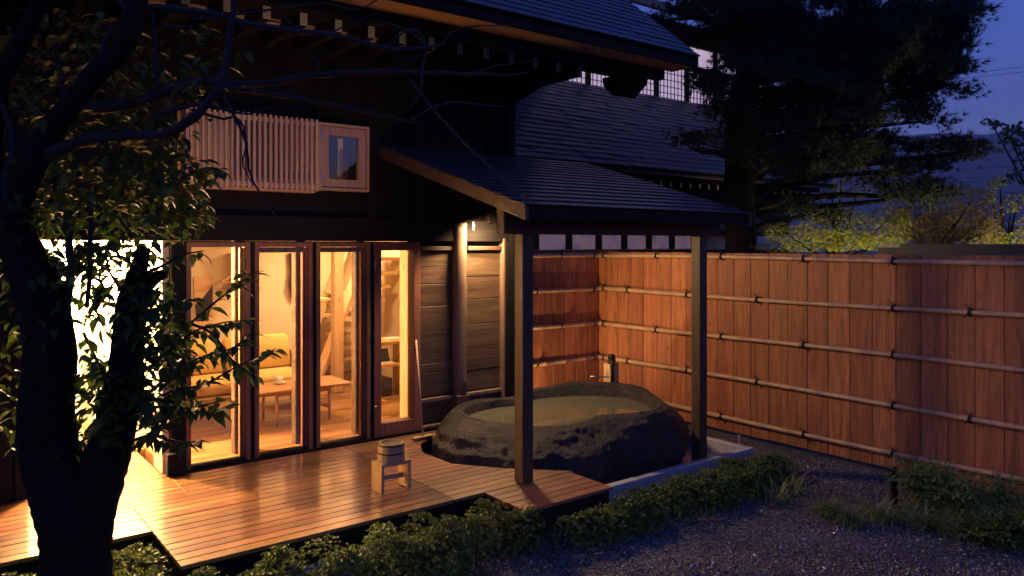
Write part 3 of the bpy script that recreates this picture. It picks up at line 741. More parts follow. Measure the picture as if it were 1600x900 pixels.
for i, z in enumerate(RZ):
    pts, rad = node_rail(BY-.04-.9); ph = .02*math.sin(i)
    rl = MB().tube([(FXX-.034, BY-.04-s, z+.012*math.sin(s*.9+i*2)) for s in pts], rad, 10).build('bamboo_rail', 'bamboo', fr_, True)
    ys = [3.84, 4.85, 5.98, 7.05, 2.2] if i % 2 == 0 else [3.84, 5.46, 6.52, 7.58, 3.11]
    for yt in ys+[BY-.16]:
        s = BY-.04-yt; place('rope_tie', TIE, (FXX-.034, yt, z+.012*math.sin(s*.9+i*2)), rl)
fb = thing('garden_fence', (6.9, BY, 0), 'short cedar plank fence with bamboo rails between the house wall and the long fence', 'fence')
w2 = .222; me, c0 = MB().box(0, w2-.005, 0, .022, 0, FZ-.05).mesh('plank', M['cedar'], bevel=.003, center=(0, 0, 0))
x = FXX-w2
while x > 5.55:
    place('plank', me, (x+.0025, BY+random.uniform(-.002, .003), .05), fb); x -= w2
box('fence_backing', 'black_wood', fb, 5.87, FXX+.06, BY+.03, BY+.07, .06, FZ-.06)
for i, z in enumerate(RZ):
    pts, rad = node_rail(FXX-.06-5.86)
    rl = MB().tube([(5.86+s, BY-.034, z+.008*math.sin(s*1.3+i)) for s in pts], rad, 10).build('bamboo_rail', 'bamboo', fb, True)
    for xt in ((6.35, 7.2, 7.84) if i % 2 == 0 else (6.75, 7.84)):
        place('rope_tie', TIE, (xt, BY-.034, z+.008*math.sin((xt-5.86)*1.3+i)), rl, (0, 0, math.pi/2))

# ================================================================== NEIGHBOUR HOUSE BEHIND
nb = thing('neighbour_house', (11, 11, 0), 'dark neighbouring house with wide shingled roof and paper lattice windows', 'house')
NX0, NX1, NYE, NZE, NYW = 5.95, 15.4, 8.62, 3.66, 11.3
nsl = (5.62-NZE)/(NYW-NYE); nang = math.atan(nsl)
box('wall', 'black_wood', nb, NX0+.2, NX1-.5, 9.45, 9.6, 0, 2.28)
box('wall', 'black_wood', nb, NX0+.2, NX1-.5, 9.45, 9.6, 2.56, 3.9)
lr = MB().prism([(NYE+.03, NZE-.02), (NYW, 5.60), (NYW, 5.5), (NYE+.03, NZE-.10)], 'x', NX0, NX1).build('lower_roof', 'shingle', nb)
MB().box(NX0, NX1, NYE, NYE+.03, NZE-.07, NZE-.015).build('fascia', 'black_wood_x', lr)
MB().box(NX0, NX1, NYE+.032, 9.05, NZE-.062, NZE-.045).build('soffit', 'soffit', lr)
MB().box(NX0, NX1, 9.03, 9.10, NZE-.16, NZE-.065).build('eave_beam', 'black_wood_x', lr)
me_r = MB().box(-.03, .03, 0, .42, -.045, .045).mesh('rafter', M['black_wood'], center=(0, 0, 0))[0]
me_w = MB().box(-.024, .024, -.004, 0, -.042, .042).mesh('rafter_end', M['white_paint'], center=(0, 0, 0))[0]
for k in range(34):
    r_ = place('rafter', me_r, (6.3+k*.265, 9.02, NZE-.21), lr); place('rafter_end', me_w, (6.3+k*.265, 9.018, NZE-.21), r_)
pos, rr = [], []
sv = [(x, y_, z) for z in (0, 1) for y_ in (0, 1) for x in (0, 1)]
m = MB()
rows = int((NYW-NYE)/.135)
for r in range(rows+1):
    y0 = NYE-.03+r*.135; x = NX0-.3+random.uniform(0, .3)
    while x < NX1:
        ww = random.choice((.3, .36, .42, .5)); z0 = NZE+(y0-NYE)*nsl; j = random.uniform(0, .010)
        x0 = max(x, NX0); x1 = min(x+ww-.005, NX1)
        if x1 > x0+.02:
            dy = .17*math.cos(nang-.10); dz = .17*math.sin(nang-.10)
            i = len(m.v)
            sk = random.uniform(-.006, .006)
            for (yy, zz) in ((0, 0), (dy, dz)):
                m.v += [(x0, y0+yy, z0+zz+j), (x1, y0+yy+sk, z0+zz+j), (x1, y0+yy+sk, z0+zz+.020+j), (x0, y0+yy, z0+zz+.020+j)]
            m.f += [(i, i+1, i+2, i+3), (i+3, i+2, i+6, i+7), (i+1, i+5, i+6, i+2), (i, i+3, i+7, i+4)]
        x += ww
so = m.build('roof_shingle', 'shingle', lr, fix=False); so['kind'] = 'stuff'
# lower pent roof further right
p2 = MB()
for r in range(8):
    y0 = 8.5+r*.14; z0 = 2.62+r*.055
    p2.prism([(y0, z0), (y0+.2, z0+.055), (y0+.2, z0+.07), (y0, z0+.02)], 'x', 9.6, 13.4)
p2.build('pent_roof', 'shingle', nb)
# transom strip
ed = [fX(p, 9.45) for p in (803, 838, 890, 936.5, 976.5, 1015, 1051, 1085)]
for k in range(len(ed)-1):
    x0, x1 = ed[k]+.05, ed[k+1]-.05
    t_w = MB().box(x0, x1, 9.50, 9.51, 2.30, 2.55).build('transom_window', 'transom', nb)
    MB().box(x1+.004, x1+.096, 9.43, 9.58, 2.29, 2.555).build('mullion', 'black_wood', t_w)
MB().box(NX0+.3, 13.0, 9.66, 9.70, 2.1, 2.7).build('transom_lining', 'white_plaster', nb)
# upper storey with lattice windows
box('upper_wall', 'black_wood', nb, NX0, 17.2, NYW+.06, NYW+.3, 5.3, 5.60)
box('upper_wall', 'black_wood', nb, NX0, 17.2, NYW+.06, NYW+.3, 6.93, 7.3)
box('transom_beam', 'black_wood_x', nb, NX0, 17.2, NYW+.02, NYW+.14, 6.37, 6.47)
for k in range(9):
    x0 = fX(1029, NYW)-3.09+k*1.03+.02; x1 = x0+1.03
    if x0 > 16: break
    wdw = MB().box(x0+.04, x1-.04, NYW+.12, NYW+.13, 5.61, 6.36).build('lattice_window', 'paper_dim', nb)
    lt = MB()
    for q in range(1, 8): lt.box(x0+.04+(x1-x0-.08)*q/8-.006, x0+.04+(x1-x0-.08)*q/8+.006, NYW+.098, NYW+.115, 5.61, 6.36)
    for q in range(1, 5): lt.box(x0+.04, x1-.04, NYW+.095, NYW+.112, 5.61+.75*q/5-.006, 5.61+.75*q/5+.006)
    lt.build('lattice', 'black_wood', wdw)
    MB().box(x0-.05, x0+.035, NYW+.03, NYW+.16, 5.60, 6.37).build('post', 'black_wood', wdw)
    MB().box(x0+.05, x1-.05, NYW+.12, NYW+.13, 6.48, 6.92).build('upper_pane', 'paper_dim', wdw)
    MB().box(x0-.03, x0+.03, NYW+.03, NYW+.16, 6.471, 6.93).build('post', 'black_wood', wdw)
MB().prism([(NYW-1.0, 7.12), (NYW+2.4, 8.6), (NYW+2.4, 8.75), (NYW-1.0, 7.26)], 'x', NX0-.5, 17.6).build('upper_roof', 'shingle', nb)
box('back_wall', 'black_wood', nb, NX0, 17.2, 13.4, 13.6, 0, 8.3)
# ================================================================== THINGS ON THE DECK
sx, sy = 3.03, 5.69
stl = thing('bath_stool', (sx+.14, sy+.09, ZD), 'pale wooden bath stool standing on the wet deck', 'stool')
MB().box(sx, sx+.024, sy, sy+.185, ZD+.002, ZD+.245).build('leg_board', 'hinoki', stl, bevel=.002)
MB().box(sx+.256, sx+.28, sy, sy+.185, ZD+.002, ZD+.245).build('leg_board', 'hinoki', stl, bevel=.002)
MB().box(sx+.026, sx+.254, sy+.004, sy+.181, ZD+.216, ZD+.243).build('seat', 'hinoki', stl, bevel=.002)
MB().box(sx+.026, sx+.254, sy+.08, sy+.105, ZD+.085, ZD+.125).build('stretcher', 'hinoki', stl, bevel=.002)
bc = Vector((sx+.14, sy+.0925, ZD+.247))
bk = thing('wooden_bucket', bc, 'small upturned wooden bucket with two dark hoops on the bath stool', 'bucket')
NS = 16
for k in range(NS):      # staves
    a0, a1 = 2*math.pi*k/NS+.008, 2*math.pi*(k+1)/NS-.008; m = MB()
    for ro, ri, z in ((.118, .102, 0), (.108, .092, .150)):
        for a in (a0, a1):
            m.v += [(bc.x+ro*math.cos(a), bc.y+ro*math.sin(a), bc.z+z), (bc.x+ri*math.cos(a), bc.y+ri*math.sin(a), bc.z+z)]
    m.f = [(0, 2, 6, 4), (1, 5, 7, 3), (0, 4, 5, 1), (2, 3, 7, 6), (4, 6, 7, 5), (0, 1, 3, 2)]
    m.build('stave', 'hinoki', bk)
MB().lathe(bc+Vector((0, 0, .118)), [(.094, 0), (.094, .016)], 32).build('base_disc', 'hinoki', bk)
for z, r in ((.062, .1145), (.128, .110)): MB().lathe(bc+Vector((0, 0, z)), [(r, 0), (r+.003, .003), (r+.002, .011), (r-.001, .014)], 32).build('hoop', 'old_board', bk, True)
# deck brush
hp = pZ(661, 684, ZD+.02)
br = thing('deck_brush', (hp.x, hp.y, ZD), 'long-handled deck brush leaning on the wall beside the glass door', 'brush')
MB().bar((hp.x-.13, hp.y-.01, ZD+.028), (hp.x+.12, hp.y+.01, ZD+.028), .06, .026).build('brush_head', 'hinoki', br, bevel=.004)
bm_ = MB()
for i in range(40):
    x = hp.x-.12+.235*random.random(); y = hp.y+random.uniform(-.022, .022); bm_.tube([(x, y, ZD+.016), (x+random.uniform(-.006, .006), y-.004, ZD+.001)], .003, 4)
bm_.build('bristles', 'rope', br)
top = pY(650, 531, 7.33)
MB().tube([(hp.x, hp.y, ZD+.035), top], .011, 8).build('handle', 'window_wood', br, True)

# ================================================================== ROOM
FZR = .32
def cyl(name, mat, parent, a, b, r0, r1): return MB().tube([a, b], [r0, r1], 10).build(name, mat, parent, True)
ct = thing('coffee_table', (3.5, 8.64, FZR), 'low wooden coffee table with shelf behind the glass doors', 'table')
MB().box(2.93, 4.05, 8.32, 8.95, .722, .748).build('table_top', 'table_wood', ct, bevel=.006)
for x, y in ((3.17, 8.43), (3.80, 8.43), (3.17, 8.86), (3.80, 8.86)): cyl('leg', 'table_wood', ct, (x, y, FZR), (x, y, .72), .013, .020)
MB().box(3.17, 3.80, 8.415, 8.445, .665, .705).build('apron', 'table_wood', ct); MB().box(3.17, 3.80, 8.845, 8.875, .665, .705).build('apron', 'table_wood', ct)
for x in (3.17, 3.80): MB().bar((x, 8.44, .47), (x, 8.85, .47), .02, .03).build('stretcher', 'table_wood', ct)
MB().box(3.16, 3.81, 8.50, 8.80, .487, .499).build('shelf', 'table_wood', ct)
cp = pZ(437, 599, .75)
cc = thing('coffee_cup', (cp.x, cp.y, .75), 'white cup on its saucer standing on the coffee table', 'cup')
MB().lathe((cp.x, cp.y, .749), [(.03, 0), (.045, .004), (.078, .014), (.08, .017), (.04, .012), (.0001, .011)], 24).build('saucer', 'ceramic', cc, True)
MB().lathe((cp.x, cp.y, .761), [(.024, 0), (.034, .012), (.041, .045), (.042, .065), (.038, .064), (.032, .02), (.0001, .014)], 24).build('cup', 'ceramic', cc, True)
MB().tube([(cp.x-.04, cp.y, .812), (cp.x-.066, cp.y, .808), (cp.x-.066, cp.y, .786), (cp.x-.036, cp.y, .779)], .005, 6).build('handle', 'ceramic', cc, True)
sf = thing('sofa', (3.0, 9.5, FZR), 'yellow cushioned sofa on a wooden frame in the lit room', 'sofa')
for k in range(2):
    x0 = 2.16+k*.86
    MB().box(x0, x0+.85, 9.10, 9.80, .62, .78).build('seat_cushion', 'yellow', sf, True, bevel=.04)
    b_ = MB().prism([(9.72, .785), (9.86, .785), (9.98, 1.20), (9.85, 1.20)], 'x', x0+.01, x0+.84).build('back_cushion', 'yellow', sf, True, bevel=.035)
MB().box(2.10, 3.94, 9.06, 9.13, .555, .615).build('front_rail', 'table_wood', sf, bevel=.006)
MB().box(2.10, 3.94, 9.13, 9.95, .585, .615).build('seat_base', 'table_wood', sf)
MB().prism([(9.90, .62), (9.93, .62), (10.06, 1.15), (10.03, 1.15)], 'x', 2.12, 3.92).build('back_frame', 'table_wood', sf)
for x in (2.09, 3.91):
    for y in (9.10, 9.90): MB().box(x, x+.045, y, y+.045, FZR, .92 if y < 9.5 else .96).build('leg', 'table_wood', sf, bevel=.004)
    MB().bar((x+.022, 9.05, .93), (x+.022, 10.0, .965), .06, .03).build('armrest', 'table_wood', sf, bevel=.006)
for x in (2.66,): MB().box(x, x+.04, 9.08, 9.12, FZR, .56).build('leg', 'table_wood', sf)
# pillar + stair
plr = pZ(527, 612, FZR)
pl = box('wooden_pillar', 'light_wood', None, plr.x-.068, plr.x+.068, plr.y-.068, plr.y+.068, FZR, 2.758, bevel=.008)
tag(pl, 'pale knotty square timber pillar in front of the staircase', 'pillar')
sr = thing('staircase', (4.9, 10.7, FZR), 'open timber staircase with slanting stringers in the lit room', 'stairs')
a, b = pY(491, 578, 10.35), pY(566, 412, 10.35)
for Y_ in (10.35, 11.10):
    MB().bar((a.x, Y_, a.z-.25), (b.x+.12, Y_, b.z+.32), .045, .24, (0, 1, 0)).build('stringer', 'light_wood', sr)
for v_ in (462, 478, 494, 511, 528, 545, 563):
    z = pY(545, v_, 10.5).z; MB().box(fX(531, 10.5), fX(566, 10.5), 10.5, 11.05, z, z+.035).build('tread', 'light_wood', sr)
for v_ in (470, 495):
    z = pY(510, v_, 10.5).z; MB().box(fX(500, 10.5), fX(518, 10.5), 10.5, 10.9, z, z+.035).build('tread', 'light_wood', sr)
for v_, xr in ((405, 625), (427, 621), (448, 611), (468, 601)):
    z = pY(600, v_, 10.0).z; MB().box(fX(585, 10.0), fX(xr, 10.0), 10.0, 10.32, z-.02, z+.025).build('tread', 'table_wood', sr)
dk = thing('writing_desk', (5.3, 9.5, FZR), 'wooden wall desk with lower shelf near the glass door', 'desk')
MB().box(4.90, 5.62, 9.25, 9.75, 1.02, 1.06).build('desk_top', 'table_wood', dk, bevel=.004)
MB().box(4.88, 5.62, 9.2, 9.7, .72, .76).build('shelf', 'table_wood', dk, bevel=.004)
dkp = pZ(621, 612, FZR)
MB().box(dkp.x-.02, dkp.x+.06, dkp.y-.1, dkp.y+.1, FZR, 1.018).build('leg', 'table_wood', dk)
tb = thing('tablet', (5.05, 9.35, .762), 'dark screened tablet in a white frame on the desk shelf', 'tablet')
MB().prism([(9.30, .765), (9.312, .765), (9.40, .96), (9.388, .96)], 'x', 4.90, 5.10).build('frame', 'ceramic', tb)
MB().prism([(9.298, .775), (9.300, .775), (9.384, .952), (9.382, .952)], 'x', 4.91, 5.085).build('screen', 'black_plastic', tb)
MB().box(4.92, 5.10, 9.22, 9.29, .762, .785).build('stand', 'ceramic', tb)
bx = box('storage_box', 'black_plastic', None, 4.92, 5.09, 9.25, 9.55, .42, .66, bevel=.006); tag(bx, 'black box tucked under the desk shelf', 'box')
bx.location.z = .44
ch = thing('open_book', (5.22, 9.45, 1.062), 'open book with pale pages lying on the desk', 'book')
MB().box(5.10, 5.30, 9.38, 9.52, 1.062, 1.078).build('pages', 'ceramic', ch); MB().box(5.09, 5.31, 9.37, 9.53, 1.060, 1.0615).build('cover', 'black_plastic', ch)
# wall hangings
pp = pY(318, 466, 11.43)
pic = thing('wall_poster', (pp.x, 11.43, 1.2), 'tall poster with a dark shape hanging on the cream wall', 'poster')
MB().box(pp.x-.13, pp.x+.13, 11.425, 11.44, .78, 1.92).build('sheet', 'soffit', pic)
MB().prism([(pp.x-.10, 1.28), (pp.x+.07, 1.28), (pp.x+.07, 1.36), (pp.x+.125, 1.50), (pp.x+.125, 1.78), (pp.x-.04, 1.58), (pp.x-.12, 1.52)], 'y', 11.418, 11.424).build('print', 'black_plastic', pic)
hq = pY(366, 425, 11.2)
hk = thing('coat_hanger_rack', (hq.x, 11.2, 1.6), 'wooden wall peg with coat hangers on the cream wall', 'hanger')
MB().box(hq.x-.02, hq.x+.025, 11.22, 11.44, 1.72, 2.25).build('peg_board', 'light_wood', hk)
for z in (1.95, 1.74): MB().bar((hq.x, 11.2, z), (hq.x-.2, 11.18, z-.11), .03, .03).bar((hq.x-.2, 11.18, z-.11), (hq.x+.04, 11.2, z-.12), .015, .015).bar((hq.x, 11.2, z), (hq.x+.12, 11.22, z-.11), .03, .03).build('hanger', 'table_wood', hk)
vq = pY(461, 420, 11.3)
vs = MB().tube([(vq.x, 11.38, 1.55), (vq.x-.03, 11.36, 1.75), (vq.x-.01, 11.37, 1.98), (vq.x-.02, 11.38, 2.25)], [.03, .05, .045, .05], 8, True, .15).build('driftwood', 'old_board', None, True)
tag(vs, 'dark upright driftwood branch hung on the cream wall', 'ornament')
# ceiling lamps
for k, (x, y, pw) in enumerate(((2.9, 9.6, 22), (4.3, 9.1, 58), (4.9, 10.3, 84))):
    cl = thing('ceiling_lamp', (x, y, 2.74), ['round flush ceiling lamp above the sofa', 'round flush ceiling lamp above the desk side of the room', 'round flush ceiling lamp beside the stairs'][k], 'lamp')
    MB().lathe((x, y, 2.70), [(.13, 0), (.15, .02), (.15, .05), (.13, .055)], 24).build('housing', 'white_paint', cl)
    lamp('room_light', 'AREA', (x, y, 2.69), pw*1.0, (1., .58, .27), cl, .3)
ul = thing('ceiling_lamp', (2.3, 7.85, 4.10), 'small ceiling lamp of the upper room behind the slat screen', 'lamp')
MB().lathe((2.3, 7.85, 4.06), [(.08, 0), (.10, .02), (.10, .045)], 20).build('housing', 'white_paint', ul)
lamp('room_light', 'AREA', (2.3, 7.85, 4.05), 16, (1., .62, .28), ul, .15)

# ================================================================== CHERRY TREE
ch_t = thing('cherry_tree', (.74, 5.37, 0), 'dark forked cherry tree with pointed leaves before the deck', 'tree')
def bpath(pts, d0, d1, n=5):
    """pixel polyline (x, y, r_px) -> smooth points and radii at depths d0..d1"""
    P_ = np.array(pts, float); t = np.arange(len(P_)); tt = np.linspace(0, len(P_)-1, (len(P_)-1)*n+1)
    sm = []
    for c in range(3):   # catmull-rom
        q = np.concatenate([[2*P_[0, c]-P_[1, c]], P_[:, c], [2*P_[-1, c]-P_[-2, c]]])
        o = []
        for u in tt:
            i = min(int(u), len(P_)-2); f = u-i; a, b, cc_, d = q[i], q[i+1], q[i+2], q[i+3]
            o.append(.5*(2*b+(cc_-a)*f+(2*a-5*b+4*cc_-d)*f*f+(3*b-a-3*cc_+d)*f**3))
        sm.append(o)
    dd = np.linspace(d0, d1, len(tt)); out, rad = [], []
    for x, y, r, d in zip(sm[0], sm[1], sm[2], dd): out.append(pd(x, y, d)); rad.append(max(.0012, r*d/FOC))
    return out, rad
trunks = [([(112, 1022, 72), (115, 940, 56), (119, 870, 50), (120, 810, 52), (122, 772, 30)], 4.7, 4.7),
          ([(116, 900, 36), (118, 840, 46), (96, 770, 45), (74, 690, 42), (74, 610, 39), (78, 550, 37), (62, 455, 35), (38, 400, 30), (22, 350, 27), (30, 295, 24)], 4.7, 4.55),
          ([(118, 900, 34), (126, 840, 42), (150, 762, 38), (174, 690, 32), (194, 600, 27), (201, 525, 24), (205, 475, 22), (217, 420, 13), (225, 386, 10)], 4.7, 4.75),
          ([(205, 490, 18), (225, 452, 12), (244, 434, 9), (257, 428, 8)], 4.75, 4.72),
          ([(28, 310, 24), (45, 270, 21), (80, 205, 19), (112, 163, 18), (150, 115, 17), (187, 79, 16), (207, 40, 15), (222, -30, 14)], 4.55, 4.3),
          ([(20, 330, 24), (-15, 240, 20), (0, 140, 15), (28, 79, 14), (55, 20, 13), (75, -40, 12)], 4.55, 4.2)]
for k, (p, a, b) in enumerate(trunks):
    q, r = bpath(p, a, b, 7)
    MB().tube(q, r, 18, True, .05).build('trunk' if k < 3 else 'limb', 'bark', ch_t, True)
brs = [([(40, 253, 11), (100, 230, 10), (167, 213, 9), (250, 210, 8), (283, 197, 8), (317, 170, 7), (347, 123, 6), (363, 27, 5), (370, -30, 4)], 4.5, 4.3),
       ([(110, 172, 10), (200, 163, 9), (247, 147, 8), (287, 130, 7), (333, 127, 6), (400, 131, 5.5), (500, 117, 5), (600, 112, 4.2), (733, 115, 3.2), (795, 118, 2.2), (828, 112, 1)], 4.45, 5.0),
       ([(205, 30, 9), (233, 13, 7), (317, 20, 6), (400, 40, 5), (533, 58, 4.5), (600, 75, 3.5), (640, 76, 3), (693, 70, 1.5)], 4.35, 4.8),
       ([(330, 130, 4), (365, 137, 4), (400, 143, 4), (500, 160, 3.5), (583, 177, 3), (657, 193, 1.6)], 4.5, 4.7),
       ([(640, 190, 2.4), (660, 177, 2.2), (683, 165, 2), (717, 160, 1.8), (793, 167, 1)], 4.7, 4.8),
       ([(637, 120, 2), (677, 170, 2.2), (733, 230, 2), (797, 287, 1.6), (838, 320, 1)], 4.9, 4.7),
       ([(600, 75, 1.6), (640, 45, 2), (663, 67, 2.2), (660, 110, 2), (657, 143, 2), (637, 175, 1)], 4.8, 4.8),
       ([(575, 40, 1.2), (610, 38, 1.5), (645, 52, 1.6), (662, 68, 2)], 4.8, 4.8), ([(690, 70, 1), (705, 52, 1.3), (730, 43, 1.3), (800, 38, 1), (830, 30, .7)], 4.8, 4.9),
       ([(730, 115, 1.6), (760, 108, 1.5), (790, 100, 1.2), (835, 96, .7)], 4.9, 5.0),
       ([(240, 180, 4), (300, 165, 3), (345, 170, 2.2), (385, 178, 1.6), (430, 165, 1)], 4.4, 4.5),
       ([(350, 150, 2.5), (370, 190, 2.4), (385, 225, 2.2), (392, 275, 1.8), (425, 330, 1.4), (448, 365, .8)], 4.5, 4.4),
       ([(300, 172, 3), (345, 184, 2.2), (372, 186, 2), (385, 215, 1.6), (380, 255, 1.2), (395, 290, .8)], 4.45, 4.4),
       ([(300, 30, 2), (350, 25, 2), (420, 16, 1.8), (500, 6, 1.5), (560, 14, 1.2), (600, -8, 1)], 4.4, 4.7),
       ([(250, 40, 2.5), (320, 45, 2), (345, 60, 1.6), (400, 35, 1.3), (455, 36, 1)], 4.4, 4.6),
       ([(430, 20, 1), (470, 45, 1.6), (500, 55, 1.3), (540, 40, 1.2), (590, 20, .9)], 4.6, 4.7),
       ([(600, 112, 1.5), (640, 98, 1.2), (680, 70, 1)], 4.85, 4.8), ([(490, 118, 1.5), (500, 100, 1.2), (485, 85, .8)], 4.7, 4.7),
       ([(430, 145, 1.3), (455, 140, 1.3), (480, 130, .8)], 4.6, 4.6), ([(160, 110, 5), (165, 60, 4), (200, 25, 3), (175, -10, 3)], 4.4, 4.4),
       ([(245, 140, 4), (243, 80, 3), (238, 20, 2.2)], 4.45, 4.4), ([(25, 330, 9), (8, 290, 7), (20, 220, 5), (2, 160, 4)], 4.5, 4.4),
       ([(100, 180, 3), (95, 110, 2.5), (85, 60, 2)], 4.5, 4.4), ([(140, 300, 4), (142, 400, 4), (135, 480, 3.5)], 4.6, 4.6), ([(105, 330, 6), (110, 430, 6), (100, 520, 6)], 4.6, 4.65)]
for p, a, b in brs:
    q, r = bpath(p, a, b, 6); q = [v+Vector((random.uniform(-1, 1), random.uniform(-1, 1), random.uniform(-1, 1)))*.004 for v in q]
    MB().tube(q, [max(x, .0022) for x in r], 7, True, .08).build('branch', 'twig', ch_t, True)
# leafy shoots in front of the lit windows, leaf by leaf
shoots = [[(200, 560), (260, 535), (323, 483), (373, 443), (392, 428)], [(202, 600), (250, 560), (300, 520), (345, 505), (385, 500)],
          [(205, 650), (260, 615), (320, 600), (370, 573), (410, 557), (430, 545)], [(205, 640), (260, 590), (310, 560), (360, 545), (395, 520)],
          [(205, 705), (245, 668), (300, 640), (350, 625)], [(205, 690), (235, 680), (270, 690), (310, 690)], [(205, 640), (270, 635), (320, 645), (352, 638)],
          [(120, 710), (138, 690), (124, 725), (105, 750)], [(232, 425), (260, 412), (285, 398), (318, 392)], [(210, 520), (240, 485), (280, 470), (305, 470)],
          [(140, 430), (160, 445), (150, 480), (165, 520)], [(200, 470), (180, 440), (170, 420), (165, 395)], [(130, 520), (150, 560), (165, 600), (150, 650)],
          [(280, 500), (330, 520), (360, 560), (400, 590)], [(270, 290), (300, 270), (330, 262), (350, 268)]]
leaf_me = []
for k in range(4):
    bend = random.uniform(-.25, -.05); wd = random.uniform(.85, 1.1); L = [.072, .085, .098, .11][k]
    m = MB(); m.v = [(x*wd*L, y_*L, (z+bend*y_*y_)*L) for x, y_, z in LEAF_V]; m.f = list(LEAF_F)
    leaf_me.append(m.mesh('leaf', M['leaf'], False, 0, (0, 0, 0), False)[0])
nleaf = 0
for si, s_ in enumerate(shoots):
    d0 = random.uniform(4.45, 4.75); q, r = bpath([(x, y, 2.6-2.0*i/len(s_)) for i, (x, y) in enumerate(s_)], 4.72, d0, 6)
    br_ = MB().tube(q, [max(.0018, x) for x in r], 6).build('twig', 'twig', ch_t, True)
    L_ = sum((b-a).length for a, b in zip(q[:-1], q[1:])); k = max(7, int(L_/.032))
    for i in range(k):
        u = .18+.82*(i+.5)/k; f = u*(len(q)-1); j = min(int(f), len(q)-2); p = q[j].lerp(q[j+1], f-j); tg = (q[j+1]-q[j]).normalized()
        sd = tg.cross(Vector((0, 0, 1))).normalized()*(1 if i % 2 else -1)
        d = (tg*.6+sd*random.uniform(.4, 1.)+Vector((random.uniform(-.4, .4), random.uniform(-.4, .4), random.uniform(-.75, .15)))).normalized()
        up = Vector((random.uniform(-.5, .5), random.uniform(-.5, .5), 1)); x = d.cross(up).normalized(); z = x.cross(d)
        o = place('leaf', random.choice(leaf_me), p+d*.012, br_, Matrix((x, d, z)).transposed().to_euler()); nleaf += 1
# the rest of the crown
reg = [(190, 330, 140, 62, 430), (120, 110, 140, 100, 260), (50, 430, 50, 120, 150), (240, 165, 90, 75, 130), (300, 110, 60, 70, 36), (55, 300, 70, 70, 200), (235, 265, 90, 50, 200),
       (255, 575, 72, 95, 210), (200, 640, 50, 60, 80), (170, 395, 90, 22, 90), (20, 620, 25, 90, 40), (120, 700, 25, 40, 26), (340, 60, 60, 40, 16), (300, 275, 45, 24, 46), (225, 470, 50, 60, 70), (130, 560, 30, 60, 24), (150, 440, 110, 70, 110), (230, 530, 55, 90, 110), (95, 410, 40, 50, 50), (70, 100, 90, 90, 110), (180, 230, 120, 60, 160), (250, 540, 38, 110, 120), (185, 640, 75, 55, 140), (150, 620, 42, 70, 150), (150, 430, 60, 45, 80), (248, 600, 28, 80, 70)]
pos, dr, up, sc = [], [], [], []
for cx_, cy_, rx, ry, nn in reg:
    for _ in range(nn):
        a = random.uniform(0, 2*math.pi); r = math.sqrt(random.random())
        pos.append(pd(cx_+rx*r*math.cos(a), cy_+ry*r*math.sin(a), random.uniform(4.35, 5.35))); t = random.uniform(0, 2*math.pi)
        dr.append((math.cos(t), math.sin(t), random.uniform(-.9, .1))); up.append((random.uniform(-.5, .5), random.uniform(-.5, .5), 1)); sc.append(random.uniform(.06, .11))
lv = [(x, y_, z-.15*y_*y_) for x, y_, z in LEAF_V]
scatter_mesh('foliage', 'leaf', lv, LEAF_F, np.array([tuple(p) for p in pos]), rots(dr, up), np.array(sc), ch_t)

